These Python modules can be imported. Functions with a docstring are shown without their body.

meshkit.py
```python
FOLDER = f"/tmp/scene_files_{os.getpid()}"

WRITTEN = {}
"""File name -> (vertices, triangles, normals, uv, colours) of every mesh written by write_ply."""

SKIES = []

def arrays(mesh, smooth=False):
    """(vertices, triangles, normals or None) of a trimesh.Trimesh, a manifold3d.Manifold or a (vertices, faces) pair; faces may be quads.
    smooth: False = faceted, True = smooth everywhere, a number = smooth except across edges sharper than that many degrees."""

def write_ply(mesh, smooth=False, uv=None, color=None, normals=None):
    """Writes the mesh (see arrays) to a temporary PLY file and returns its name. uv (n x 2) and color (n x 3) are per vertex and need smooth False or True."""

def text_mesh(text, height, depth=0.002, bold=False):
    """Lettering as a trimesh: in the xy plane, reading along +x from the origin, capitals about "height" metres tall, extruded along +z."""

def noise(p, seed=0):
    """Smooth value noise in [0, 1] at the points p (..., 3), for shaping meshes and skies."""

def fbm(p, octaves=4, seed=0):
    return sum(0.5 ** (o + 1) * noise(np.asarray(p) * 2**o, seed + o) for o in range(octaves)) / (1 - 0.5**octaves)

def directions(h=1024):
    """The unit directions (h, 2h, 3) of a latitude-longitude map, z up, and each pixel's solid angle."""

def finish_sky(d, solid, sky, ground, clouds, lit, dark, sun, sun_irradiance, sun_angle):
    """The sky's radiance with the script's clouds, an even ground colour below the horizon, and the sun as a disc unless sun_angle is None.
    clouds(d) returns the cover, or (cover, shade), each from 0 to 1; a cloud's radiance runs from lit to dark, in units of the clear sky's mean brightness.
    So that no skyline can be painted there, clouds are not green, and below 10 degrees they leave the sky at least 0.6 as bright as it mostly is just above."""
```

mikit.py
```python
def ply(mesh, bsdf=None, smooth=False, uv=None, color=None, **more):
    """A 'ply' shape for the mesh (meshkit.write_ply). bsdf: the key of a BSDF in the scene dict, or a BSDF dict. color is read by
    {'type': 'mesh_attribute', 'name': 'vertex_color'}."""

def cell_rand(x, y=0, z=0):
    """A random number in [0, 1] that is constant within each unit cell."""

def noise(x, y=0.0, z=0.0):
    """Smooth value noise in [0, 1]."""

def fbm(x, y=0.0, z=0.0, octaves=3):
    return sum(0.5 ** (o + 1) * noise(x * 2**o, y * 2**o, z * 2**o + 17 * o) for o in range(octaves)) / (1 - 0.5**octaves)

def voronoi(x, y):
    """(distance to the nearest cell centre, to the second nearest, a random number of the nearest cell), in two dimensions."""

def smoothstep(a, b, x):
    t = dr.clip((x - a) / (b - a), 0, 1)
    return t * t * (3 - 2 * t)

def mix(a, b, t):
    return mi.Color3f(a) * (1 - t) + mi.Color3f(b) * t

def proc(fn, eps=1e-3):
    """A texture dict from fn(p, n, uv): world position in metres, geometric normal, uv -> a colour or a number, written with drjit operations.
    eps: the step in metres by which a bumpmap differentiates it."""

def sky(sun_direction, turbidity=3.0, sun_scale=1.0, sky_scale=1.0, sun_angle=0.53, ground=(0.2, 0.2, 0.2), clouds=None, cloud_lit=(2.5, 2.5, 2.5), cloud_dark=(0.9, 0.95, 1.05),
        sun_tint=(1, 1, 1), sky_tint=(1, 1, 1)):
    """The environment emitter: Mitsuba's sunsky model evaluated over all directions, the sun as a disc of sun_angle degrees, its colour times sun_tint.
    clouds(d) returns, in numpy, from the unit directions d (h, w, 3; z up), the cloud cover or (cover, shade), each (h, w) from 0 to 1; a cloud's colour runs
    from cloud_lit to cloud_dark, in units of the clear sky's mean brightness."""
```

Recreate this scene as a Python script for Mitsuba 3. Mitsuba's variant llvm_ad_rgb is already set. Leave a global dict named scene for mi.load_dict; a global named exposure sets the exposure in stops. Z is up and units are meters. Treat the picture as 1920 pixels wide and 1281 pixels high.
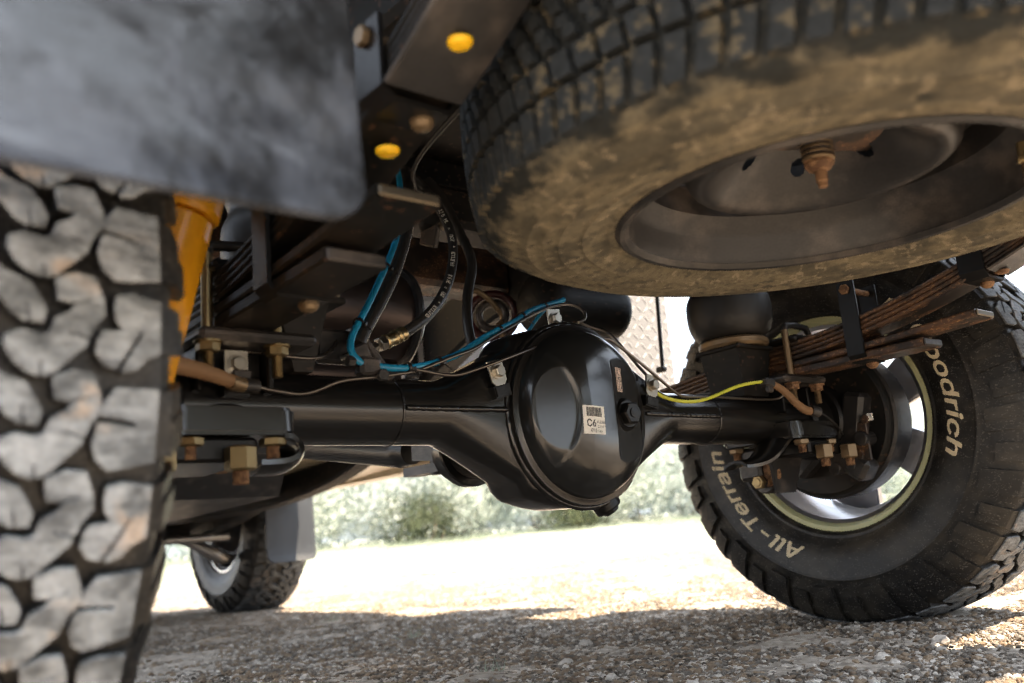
import math, random
import numpy as np
import trimesh
import mitsuba as mi
import drjit as dr
import manifold3d as m3
from shapely.geometry import Polygon, Point, box as sbox
from shapely import affinity
import mikit, meshkit
from mikit import noise, fbm, smoothstep, mix, proc, voronoi

T4 = mi.ScalarTransform4f
PI = math.pi
scene, labels = {}, {}

# ------------------------------------------------------------------ camera, sky, exposure
CAM = np.array([-0.9467, -1.0024, 0.2234])
FWD = np.array([0.63417, 0.74379, 0.21121])
UP = np.array([-0.07001, -0.21681, 0.97370])
scene['camera'] = {'type': 'thinlens', 'fov': 59.06, 'fov_axis': 'x', 'near_clip': 0.02, 'far_clip': 2000.0,
                   'aperture_radius': 0.0042, 'focus_distance': 1.36,
                   'to_world': T4().look_at(origin=CAM.tolist(), target=(CAM + FWD).tolist(), up=UP.tolist())}


def haze_cloud(d):
    n = meshkit.fbm(d * np.array([3.0, 3.0, 6.0]) + 5.0, 4)
    return np.clip(0.80 + (n - 0.5) * 1.2, 0.55, 1.0), np.clip((n - 0.45) * 1.2, 0, 0.5)


scene['sky'] = mikit.sky((0.18, -0.74, 1.05), turbidity=4, clouds=haze_cloud, cloud_lit=(2.1, 2.25, 2.45), cloud_dark=(1.1, 1.2, 1.35), sun_tint=(1.0, 0.97, 0.92), ground=(0.3, 0.29, 0.26))
exposure = 3.5


# ------------------------------------------------------------------ helpers
COUNT = {}


def new_key(name, parent=None):
    base = (parent + '__' if parent else '') + name
    n = COUNT.get(base, 0)
    COUNT[base] = n + 1
    return base if n == 0 else f'{base}_{n:03d}'


def lab(key, label=None, category=None, group=None, kind=None):
    d = {k: v for k, v in (('label', label), ('category', category), ('group', group), ('kind', kind)) if v}
    if d:
        labels[key] = {**labels.get(key, {}), **d}


def thing(name, label, category=None, parent=None, group=None, kind=None):
    k = new_key(name, parent)
    lab(k, label, category, group, kind)
    return k


def obj(name, mesh, mat, parent=None, smooth=30, tw=None, label=None, category=None, group=None, kind=None, **kw):
    k = new_key(name, parent)
    d = dict(mesh) if isinstance(mesh, dict) else mikit.ply(mesh, mat, smooth=smooth, **kw)
    if tw is not None:
        d['to_world'] = tw
    scene[k] = d
    lab(k, label, category, group, kind)
    return k


def shift(m, v):
    m = m.copy()
    m.apply_translation(v)
    return m


def cat(*ms):
    ms = [m for m in (ms[0] if len(ms) == 1 and isinstance(ms[0], list) else ms)]
    return trimesh.util.concatenate(ms)


def spline(pts, n=60):
    from scipy.interpolate import CubicSpline
    p = np.asarray(pts, float)
    t = np.r_[0, np.cumsum(np.linalg.norm(np.diff(p, axis=0), axis=1) ** 0.5)]
    return CubicSpline(t, p)(np.linspace(0, t[-1], n))


def tube(path, r, sides=12, caps=True):
    p = np.asarray(path, float)
    r = np.broadcast_to(np.asarray(r, float), (len(p),))
    t = np.gradient(p, axis=0)
    t /= np.linalg.norm(t, axis=1, keepdims=True) + 1e-12
    a = np.cross(t[0], [0.31, 0.2, 0.93])
    a /= np.linalg.norm(a)
    A = [a]
    for i in range(1, len(p)):
        a = A[-1] - t[i] * (A[-1] @ t[i])
        A.append(a / np.linalg.norm(a))
    A = np.array(A)
    B = np.cross(t, A)
    ang = np.arange(sides) * 2 * PI / sides
    v = p[:, None] + r[:, None, None] * (np.cos(ang)[None, :, None] * A[:, None] + np.sin(ang)[None, :, None] * B[:, None])
    n = len(p)
    i, j = np.meshgrid(np.arange(n - 1), np.arange(sides), indexing='ij')
    q = np.stack([i * sides + j, i * sides + (j + 1) % sides, (i + 1) * sides + (j + 1) % sides, (i + 1) * sides + j], -1).reshape(-1, 4)
    f = np.vstack([q[:, [0, 1, 2]], q[:, [0, 2, 3]]])
    v = v.reshape(-1, 3)
    if caps:
        v = np.vstack([v, p[0], p[-1]])
        k = np.arange(sides)
        f = np.vstack([f, np.stack([(k + 1) % sides, k, k * 0 + n * sides], 1), np.stack([(n - 1) * sides + k, (n - 1) * sides + (k + 1) % sides, k * 0 + n * sides + 1], 1)])
    return trimesh.Trimesh(v, f, process=False)


def frame(d):
    d = np.asarray(d, float) / np.linalg.norm(d)
    a = np.cross(d, [0, 0, 1.0] if abs(d[2]) < 0.9 else [1.0, 0, 0])
    a /= np.linalg.norm(a)
    return a, np.cross(d, a), d


def orient(mesh, at, d):
    """mesh built along +z is turned to the direction d and moved to the point."""
    a, b, c = frame(d)
    M = np.eye(4)
    M[:3, 0], M[:3, 1], M[:3, 2], M[:3, 3] = a, b, c, at
    m = mesh.copy()
    m.apply_transform(M)
    return m


def lathe(profile, n=64, arc=None):
    """profile of (radius, height) revolved about z; open or closed as given."""
    p = np.asarray(profile, float)
    ang = np.linspace(0, 2 * PI, n, endpoint=False)
    v = np.stack([p[:, 0][:, None] * np.cos(ang), p[:, 0][:, None] * np.sin(ang), np.broadcast_to(p[:, 1][:, None], (len(p), n))], -1).reshape(-1, 3)
    i, j = np.meshgrid(np.arange(len(p) - 1), np.arange(n), indexing='ij')
    q = np.stack([i * n + j, i * n + (j + 1) % n, (i + 1) * n + (j + 1) % n, (i + 1) * n + j], -1).reshape(-1, 4)
    return trimesh.Trimesh(v, np.vstack([q[:, [0, 1, 2]], q[:, [0, 2, 3]]]), process=False)


def lathe_x(profile, n=64):
    """profile of (x, radius) revolved about the x axis."""
    m = lathe([(r, x) for x, r in profile], n)
    v = np.array(m.vertices)
    return trimesh.Trimesh(np.stack([v[:, 2], v[:, 0], v[:, 1]], 1), m.faces, process=False)


def cyl(p0, p1, r, n=24, ch=None):
    p0, p1 = np.asarray(p0, float), np.asarray(p1, float)
    L = np.linalg.norm(p1 - p0)
    ch = min(r, L) * 0.12 if ch is None else ch
    return orient(lathe([(1e-5, 0), (r - ch, 0), (r, ch), (r, L - ch), (r - ch, L), (1e-5, L)], n), p0, p1 - p0)


def rbox(lo, hi, ch=0.003):
    lo, hi = np.asarray(lo, float), np.asarray(hi, float)
    ch = min(ch, 0.45 * (hi - lo).min())
    c, pts = (lo + hi) / 2, []
    for s in np.ndindex(2, 2, 2):
        s = np.array(s) * 2 - 1
        for ax in range(3):
            h = (hi - lo) / 2 - ch
            h[ax] += ch
            pts.append(c + s * h)
    return trimesh.convex.convex_hull(np.array(pts))


def obox(center, ax, ay, az, size, ch=0.003):
    m = rbox(-np.asarray(size) / 2, np.asarray(size) / 2, ch)
    M = np.eye(4)
    M[:3, 0], M[:3, 1], M[:3, 2], M[:3, 3] = ax, ay, az, center
    m.apply_transform(M)
    return m


def hexa(at, d, r, h, ch=0.12):
    p = [(1e-5, 0), (r * 0.86, 0), (r, r * ch), (r, h - r * ch), (r * 0.86, h), (1e-5, h)]
    return orient(lathe(p, 6), at, d)


def thread(at, d, r, h, pitch=0.0016):
    n = max(4, int(h / pitch))
    prof = [(1e-5, 0)]
    for i in range(n):
        prof += [(r * 0.9, i * h / n), (r, (i + 0.5) * h / n)]
    prof += [(r * 0.85, h), (1e-5, h)]
    return orient(lathe(prof, 16), at, d)


def strip(path, width_dir, w, t, up=(0, 0, 1), ch=0.0025):
    """flat bar: a chamfered rectangle section, w across width_dir and t thick, swept along the path."""
    p = np.asarray(path, float)
    wd = np.asarray(width_dir, float)
    tg = np.gradient(p, axis=0)
    tg /= np.linalg.norm(tg, axis=1, keepdims=True)
    nn = np.cross(tg, wd)
    nn /= np.linalg.norm(nn, axis=1, keepdims=True)
    sec = np.array([(-w / 2 + ch, -t / 2), (w / 2 - ch, -t / 2), (w / 2, -t / 2 + ch), (w / 2, t / 2 - ch), (w / 2 - ch, t / 2), (-w / 2 + ch, t / 2), (-w / 2, t / 2 - ch), (-w / 2, -t / 2 + ch)])
    v = p[:, None] + sec[None, :, :1] * wd + sec[None, :, 1:] * nn[:, None]
    n, k = len(p), len(sec)
    i, j = np.meshgrid(np.arange(n - 1), np.arange(k), indexing='ij')
    q = np.stack([i * k + j, i * k + (j + 1) % k, (i + 1) * k + (j + 1) % k, (i + 1) * k + j], -1).reshape(-1, 4)
    f = [q[:, [0, 1, 2]], q[:, [0, 2, 3]]]
    for e, o in ((0, 1), ((n - 1) * k, -1)):
        f.append(np.array([[e, e + a, e + a + 1][::o] for a in range(1, k - 1)]))
    m = trimesh.Trimesh(v.reshape(-1, 3), np.vstack(f), process=False)
    m.fix_normals()
    return m


def extrude(poly, depth, ch=0.0):
    if ch <= 0:
        return trimesh.creation.extrude_polygon(poly, depth, engine='earcut')
    cs = m3.CrossSection([np.array(poly.exterior.coords)[:-1]] + [np.array(r.coords)[:-1] for r in poly.interiors], m3.FillRule.EvenOdd)
    m = cs.offset(-ch, m3.JoinType.Round).extrude(depth) + cs.extrude(depth - 2 * ch).translate([0, 0, ch])
    q = m.to_mesh()
    return trimesh.Trimesh(q.vert_properties[:, :3], q.tri_verts, process=False)


def basis(mesh, at, ex, ey, ez):
    M = np.eye(4)
    M[:3, 0], M[:3, 1], M[:3, 2], M[:3, 3] = ex, ey, ez, at
    m = mesh.copy()
    m.apply_transform(M)
    return m


def hull(pts):
    return trimesh.convex.convex_hull(np.asarray(pts, float))


# ------------------------------------------------------------------ materials
def rgb(c):
    return {'type': 'rgb', 'value': list(c)}


def mat(name, color, rough=0.5, metal=0.0, spec=0.5, coat=0.0, coat_gloss=0.8, two=True, bump=None, bump_scale=1.0, **kw):
    d = {'type': 'principled', 'base_color': color if isinstance(color, dict) else rgb(color), 'roughness': rough, 'metallic': metal, 'specular': spec, **kw}
    if coat:
        d.update(clearcoat=coat, clearcoat_gloss=coat_gloss)
    if bump is not None:
        d = {'type': 'bumpmap', 'tex': bump, 'scale': bump_scale, 'bsdf': d}
    if two:
        d = {'type': 'twosided', 'bsdf': d}
    scene[name] = d


SPX, SPY, SPZ = -0.135, -0.555, 0.522      # spare wheel: centre of its lower rim lip


NEAR_WHEEL = (-0.853, 0.0, 0.397)


def tread_look(p, dusty, top):
    a = fbm(p.x * 60, p.y * 60, p.z * 60, 4)
    b = fbm(p.x * 24 + 9, p.y * 24, p.z * 24, 3)
    s = noise(p.x * 420, p.y * 420, p.z * 420)
    w = fbm(p.x * 30 + 4, p.y * 260, p.z * 260, 3)
    c = mix((0.10, 0.11, 0.118), (0.40, 0.43, 0.455), smoothstep(0.28, 0.72, a * 0.7 + w * 0.3))
    c = mix(c, (0.52, 0.40, 0.30), smoothstep(0.57, 0.68, b) * smoothstep(0.42, 0.58, a) * 0.7)
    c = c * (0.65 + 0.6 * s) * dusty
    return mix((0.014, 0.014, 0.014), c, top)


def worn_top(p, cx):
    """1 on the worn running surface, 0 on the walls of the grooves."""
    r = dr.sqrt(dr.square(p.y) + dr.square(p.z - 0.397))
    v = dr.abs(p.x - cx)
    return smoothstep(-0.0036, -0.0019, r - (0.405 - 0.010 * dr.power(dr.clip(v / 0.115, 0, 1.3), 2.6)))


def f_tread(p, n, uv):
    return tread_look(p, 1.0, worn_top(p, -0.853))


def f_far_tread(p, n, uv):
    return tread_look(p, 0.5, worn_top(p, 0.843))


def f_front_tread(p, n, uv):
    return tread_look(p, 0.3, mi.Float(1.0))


def f_tyre(p, n, uv):
    a = fbm(p.x * 25, p.y * 25, p.z * 25, 4)
    b = fbm(p.x * 140 + 9, p.y * 140, p.z * 140, 2)
    c = mix((0.010, 0.010, 0.010), (0.034, 0.030, 0.024), smoothstep(0.35, 0.75, a))
    return mix(c, (0.085, 0.08, 0.072), smoothstep(0.60, 0.72, fbm(p.x * 420, p.y * 420, p.z * 420, 2)) * smoothstep(0.35, 0.6, b) * 0.8)


def f_spare(p, n, uv):
    dx, dy = p.x - SPX, p.y - SPY
    r = dr.sqrt(dr.square(dx) + dr.square(dy))
    th = dr.atan2(dy, -dx)
    a = fbm(p.x * 30, p.y * 30, p.z * 30, 5)
    st = fbm(th * 22, r * 120, p.z * 40, 4)
    sm = fbm(th * 26 + 7, r * 60, 3.0, 3)
    g = noise(p.x * 520, p.y * 520, p.z * 520)
    f = fbm(p.x * 150, p.y * 150, p.z * 150, 3)
    mud = smoothstep(-0.02, 0.30, a + 0.35 * st - 0.27 - smoothstep(0.312, 0.345, r) * 0.42)
    lo = fbm(th * 5 + 2, r * 26, 1.0, 4)
    c = mix((0.105, 0.090, 0.062), (0.175, 0.145, 0.092), smoothstep(0.25, 0.75, st * 0.5 + f * 0.5))
    c = mix(c, (0.062, 0.055, 0.040), smoothstep(0.52, 0.72, lo) * 0.75)
    c = mix(c, (0.27, 0.22, 0.15), smoothstep(0.56, 0.74, sm) * smoothstep(0.40, 0.62, f) * 0.7)
    return mix((0.018, 0.019, 0.017), c, mud * (0.72 + 0.28 * smoothstep(0.3, 0.5, st))) * (0.82 + 0.34 * g)


def f_spare_block(p, n, uv):
    a = fbm(p.x * 50, p.y * 50, p.z * 50, 4)
    f = fbm(p.x * 170, p.y * 170, p.z * 170, 3)
    r = dr.sqrt(dr.square(p.x - SPX) + dr.square(p.y - SPY))
    mud = smoothstep(0.47, 0.64, a * 0.6 + f * 0.4 + 0.10 - smoothstep(0.318, 0.350, r) * 0.13 - smoothstep(0.02, 0.10, p.z - 0.52) * 0.10)
    c = mix((0.010, 0.012, 0.012), (0.028, 0.031, 0.033), fbm(p.x * 130, p.y * 130, p.z * 130, 3))
    return mix(c, (0.115, 0.093, 0.055), mud * 0.85)


def f_rust_spring(p, n, uv):
    a = fbm(p.x * 24, p.y * 24, p.z * 24, 4)
    b = fbm(p.x * 260, p.y * 260, p.z * 260, 3)
    c = mix((0.022, 0.016, 0.013), (0.095, 0.048, 0.024), smoothstep(0.40, 0.72, a))
    return mix(c, (0.26, 0.125, 0.05), smoothstep(0.56, 0.74, b) * smoothstep(0.35, 0.65, a) * 0.7)


def f_rust(p, n, uv):
    b = fbm(p.x * 160, p.y * 160, p.z * 160, 3)
    return mix((0.10, 0.05, 0.025), (0.25, 0.14, 0.07), smoothstep(0.3, 0.7, b))


def f_dusty_black(p, n, uv):
    a = fbm(p.x * 22, p.y * 22, p.z * 22, 4)
    b = noise(p.x * 600, p.y * 600, p.z * 600)
    return mix((0.018, 0.017, 0.017), (0.085, 0.07, 0.06), smoothstep(0.45, 0.8, a) * 0.7) * (0.8 + 0.4 * b)


def f_chassis(p, n, uv):
    a = fbm(p.x * 14, p.y * 14, p.z * 14, 4)
    b = fbm(p.x * 120, p.y * 120, p.z * 120, 2)
    c = mix((0.005, 0.005, 0.0045), (0.016, 0.012, 0.009), smoothstep(0.4, 0.75, a))
    return mix(c, (0.07, 0.035, 0.018), smoothstep(0.68, 0.8, b) * 0.5)


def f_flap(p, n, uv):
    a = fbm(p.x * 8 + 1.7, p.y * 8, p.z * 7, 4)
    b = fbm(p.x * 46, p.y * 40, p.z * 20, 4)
    sky_sheen = smoothstep(-0.72, -0.86, p.x) * 0.15 + smoothstep(0.56, 0.43, p.z) * 0.11   # bluish sky sheen painted into the dust film, strongest low and outboard
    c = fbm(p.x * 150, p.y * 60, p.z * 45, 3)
    return mix((0.006, 0.006, 0.006), (0.062, 0.069, 0.084), smoothstep(0.52, 0.80, a * 0.45 + b * 0.4 + c * 0.2 + sky_sheen))


def f_flap_rough(p, n, uv):
    return 0.27 + 0.28 * smoothstep(0.35, 0.7, fbm(p.x * 16 + 3, p.y * 16, p.z * 22, 4))


def f_flap_bump(p, n, uv):
    return 0.006 * fbm(p.x * 13, p.y * 13, p.z * 17, 3) + 0.0008 * fbm(p.x * 80, p.y * 80, p.z * 80, 2)


def f_ground(p, n, uv):
    a = fbm(p.x * 70, p.y * 70, 0.0, 4)
    b = fbm(p.x * 2.3, p.y * 2.3, 3.0, 3)
    c1, c2, cr = voronoi(p.x * 90, p.y * 90)
    c = mix((0.14, 0.118, 0.095), (0.40, 0.35, 0.295), smoothstep(0.25, 0.75, a))
    c = mix(c, mix((0.28, 0.25, 0.22), (0.55, 0.50, 0.44), cr), 0.5)
    return c * (0.85 + 0.3 * b)


def f_ground_bump(p, n, uv):
    c1, c2, cr = voronoi(p.x * 90, p.y * 90)
    return 0.006 * cr * smoothstep(0.0, 0.3, c2 - c1)


def stone_color(lo, hi):
    def f(p, n, uv):
        a = noise(p.x * 75, p.y * 75, p.z * 30)
        b = fbm(p.x * 300, p.y * 300, p.z * 300, 2)
        return mix(lo, hi, a) * (0.75 + 0.5 * b)
    return f


def f_grass(p, n, uv):
    a = fbm(p.x * 1.1, p.y * 1.1, 0.0, 3)
    b = noise(p.x * 9, p.y * 9, p.z * 9)
    return mix((0.32, 0.36, 0.28), (0.46, 0.48, 0.40), smoothstep(0.3, 0.7, a)) * (0.7 + 0.6 * b)


def f_black_bump(p, n, uv):
    return 0.00035 * fbm(p.x * 260, p.y * 260, p.z * 260, 2)


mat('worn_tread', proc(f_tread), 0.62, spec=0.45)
mat('tyre_rubber', proc(f_tyre), 0.45, spec=0.4)

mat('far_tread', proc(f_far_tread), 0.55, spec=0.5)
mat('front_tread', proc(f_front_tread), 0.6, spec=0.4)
mat('muddy_rubber', proc(f_spare), 0.8, spec=0.25)
mat('muddy_tread', proc(f_spare_block), 0.75, spec=0.25)
mat('rusty_steel', proc(f_rust_spring), 0.48, spec=0.6)
mat('rust', proc(f_rust), 0.8)
mat('spring_dark', proc(f_chassis), 0.5, spec=0.18)
mat('gloss_black', (0.006, 0.0056, 0.0054), 0.18, spec=0.5, coat=1.0, coat_gloss=0.95)
mat('satin_black', (0.006, 0.0056, 0.0054), 0.34, spec=0.35)
mat('cover_black', (0.009, 0.0095, 0.0092), 0.19, spec=0.6, coat=1.0, coat_gloss=0.93)
mat('dusty_black', proc(f_dusty_black), 0.42, spec=0.5)
mat('chassis_black', proc(f_chassis), 0.55, spec=0.3)
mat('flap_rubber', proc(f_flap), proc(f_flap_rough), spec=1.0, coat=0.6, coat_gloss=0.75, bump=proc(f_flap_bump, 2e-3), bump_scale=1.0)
mat('soft_rubber', (0.013, 0.012, 0.011), 0.5, spec=0.45)
mat('hose_rubber', (0.020, 0.018, 0.016), 0.45, spec=0.5)
mat('plastic_black', (0.008, 0.008, 0.008), 0.35)
mat('zinc', (0.46, 0.43, 0.37), 0.32, 1.0)
mat('dull_zinc', (0.16, 0.135, 0.10), 0.42, 1.0)
mat('yellow_zinc', (0.33, 0.25, 0.13), 0.42, 1.0)
mat('brass', (0.55, 0.42, 0.22), 0.35, 1.0)
mat('pipe_steel', (0.16, 0.14, 0.12), 0.28, 0.9)
mat('bare_steel', (0.42, 0.40, 0.38), 0.42, 1.0)
mat('alloy', (0.66, 0.66, 0.68), 0.30, 0.95)
mat('checker_alloy', (0.20, 0.20, 0.205), 0.5, 0.0)
mat('checker_bright', (0.36, 0.36, 0.37), 0.4, 0.0)
mat('lime_paint', (0.52, 0.53, 0.30), 0.42, spec=0.5)
mat('blue_plastic', (0.010, 0.20, 0.36), 0.3, spec=0.5, coat=0.3)
mat('yellow_cable', (0.55, 0.55, 0.04), 0.35)
mat('yellow_paint', (0.62, 0.27, 0.008), 0.25, spec=0.5, coat=0.5)
mat('yellow_rubber', (0.95, 0.55, 0.01), 0.5)
mat('label_white', (0.78, 0.75, 0.68), 0.5)
mat('label_pink', (0.55, 0.42, 0.34), 0.5)
mat('ink', (0.015, 0.015, 0.015), 0.6)
mat('print_white', (0.55, 0.53, 0.48), 0.6)
mat('letter_cream', (0.72, 0.62, 0.43), 0.6)
mat('dirty_ring', (0.20, 0.14, 0.08), 0.4, 0.6)
mat('dirty_hose', (0.20, 0.11, 0.05), 0.7)
mat('dark_red', (0.035, 0.005, 0.004), 0.4)
mat('silencer_steel', (0.12, 0.09, 0.078), 0.34, 0.85)
mat('cab_paint', (0.42, 0.33, 0.20), 0.3, coat=0.6)
mat('dull_silver', (0.68, 0.70, 0.74), 0.45, 0.1)
mat('blue_grey_rubber', (0.032, 0.037, 0.045), 0.45, spec=0.5)
mat('ground_gravel', proc(f_ground), 0.95, spec=0.1, two=True)
mat('stone_grey', proc(stone_color((0.12, 0.105, 0.09), (0.30, 0.265, 0.23))), 0.85, spec=0.2)
mat('stone_pale', proc(stone_color((0.38, 0.34, 0.30), (0.68, 0.63, 0.57))), 0.85, spec=0.2)
mat('stone_dark', proc(stone_color((0.05, 0.043, 0.036), (0.14, 0.115, 0.09))), 0.85, spec=0.2)
mat('stone_brown', proc(stone_color((0.15, 0.11, 0.08), (0.34, 0.26, 0.185))), 0.85, spec=0.2)
mat('grass_soil', proc(f_grass), 0.9, spec=0.1, two=True)
for nm, c in (('grass_blade', (0.38, 0.43, 0.34)), ('leaf_pale', (0.72, 0.77, 0.75)), ('leaf_mid', (0.58, 0.63, 0.58)), ('leaf_dark', (0.12, 0.14, 0.085))):
    scene[nm] = {'type': 'principledthin', 'base_color': rgb(c), 'roughness': 0.45, 'diff_trans': 0.45, 'spec_trans': 0.0}
mat('twig_brown', (0.14, 0.10, 0.07), 0.9)

# ------------------------------------------------------------------ ground and background
U = np.array([0.648, 0.761, 0.0])           # across the track, away from the camera
V = np.array([0.761, -0.648, 0.0])


def terrain(u):
    t = np.clip((u - 8.0) / 4.5, 0, 1)
    return 0.24 * t * t * (3 - 2 * t) + np.clip(u - 12.5, 0, 400) * 0.012


def ground_mesh():
    us = np.r_[-300, -60, -12, np.arange(-3, 5, 0.035), np.arange(5, 8.6, 0.25)]
    vs = np.r_[-300, -60, -20, -8, np.arange(-4, 3.5, 0.035), 6, 12, 40, 300]
    uu, vv = np.meshgrid(us, vs, indexing='ij')
    p = uu[..., None] * U + vv[..., None] * V
    z = 0.016 * (meshkit.fbm(p * 7.0, 3, 4) - 0.5) + 0.012 * (meshkit.fbm(p * 38.0, 2, 9) - 0.5)
    far = np.maximum(np.abs(uu), np.abs(vv)) > 9
    p[..., 2] = np.where(far, 0, z) + 0.002
    n, k = uu.shape
    i, j = np.meshgrid(np.arange(n - 1), np.arange(k - 1), indexing='ij')
    q = np.stack([i * k + j, (i + 1) * k + j, (i + 1) * k + j + 1, i * k + j + 1], -1).reshape(-1, 4)
    m = trimesh.Trimesh(p.reshape(-1, 3), np.vstack([q[:, [0, 1, 2]], q[:, [0, 2, 3]]]), process=False)
    if m.face_normals[0][2] < 0:
        m.invert()
    return m


obj('ground', ground_mesh(), 'ground_gravel', smooth=True, kind='structure', label='pale gravel ground under and behind the truck')


def verge_mesh():
    us = np.r_[np.arange(8.45, 16, 0.3), 20, 40, 100, 300]
    vs = np.r_[-300, -100, np.arange(-30, 30, 0.6), 100, 300]
    uu, vv = np.meshgrid(us, vs, indexing='ij')
    edge = 0.35 * (meshkit.fbm(np.stack([vv * 0.7, vv * 0, vv * 0], -1), 3) - 0.5)
    p = (uu + np.where(uu < 9, edge, 0))[..., None] * U + vv[..., None] * V
    p[..., 2] = terrain(uu) + 0.006 + np.where(uu > 8.8, 0.05 * (meshkit.fbm(p * 1.7, 3) - 0.3), 0)
    n, k = uu.shape
    i, j = np.meshgrid(np.arange(n - 1), np.arange(k - 1), indexing='ij')
    q = np.stack([i * k + j, (i + 1) * k + j, (i + 1) * k + j + 1, i * k + j + 1], -1).reshape(-1, 4)
    m = trimesh.Trimesh(p.reshape(-1, 3), np.vstack([q[:, [0, 1, 2]], q[:, [0, 2, 3]]]), process=False)
    if m.face_normals[0][2] < 0:
        m.invert()
    return m


obj('grass_verge', verge_mesh(), 'grass_soil', smooth=True, kind='structure', label='low grassy bank along the far side of the track')


def leaves(centers, size, rng, droop=0.0):
    """one small folded leaf (two triangles) at every centre."""
    n = len(centers)
    d = rng.normal(size=(n, 3))
    d[:, 2] = d[:, 2] * 0.6 + 0.15
    d /= np.linalg.norm(d, axis=1, keepdims=True)
    a = np.cross(d, rng.normal(size=(n, 3)))
    a /= np.linalg.norm(a, axis=1, keepdims=True)
    s = size * rng.uniform(0.6, 1.4, (n, 1))
    v = np.stack([centers - d * s, centers + a * s * 0.42, centers + d * s, centers - a * s * 0.42], 1).reshape(-1, 3)
    k = np.arange(n)[:, None] * 4
    return v, np.vstack([k + [0, 1, 2], k + [0, 2, 3]])


def grass_tufts():
    rng = np.random.default_rng(11)
    n = 42000
    u = 8.4 + 4.6 * rng.random(n) ** 0.8
    v = rng.uniform(-9, 7, n)
    b = u[:, None] * U + v[:, None] * V
    b[:, 2] = terrain(u)
    h = rng.uniform(0.03, 0.11, (n, 1)) * (0.5 + meshkit.fbm(b * 1.3, 2)[:, None])
    a = rng.normal(size=(n, 3)) * [1, 1, 0]
    a /= np.linalg.norm(a, axis=1, keepdims=True)
    tip = b + np.c_[rng.normal(size=(n, 2)) * 0.35, np.ones(n)] * h
    vv = np.stack([b - a * 0.006, b + a * 0.006, tip], 1).reshape(-1, 3)
    return trimesh.Trimesh(vv, np.arange(3 * n).reshape(-1, 3), process=False)


obj('grass', grass_tufts(), 'grass_blade', smooth=False, kind='stuff', label='short pale grass on the bank behind the track')


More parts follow.
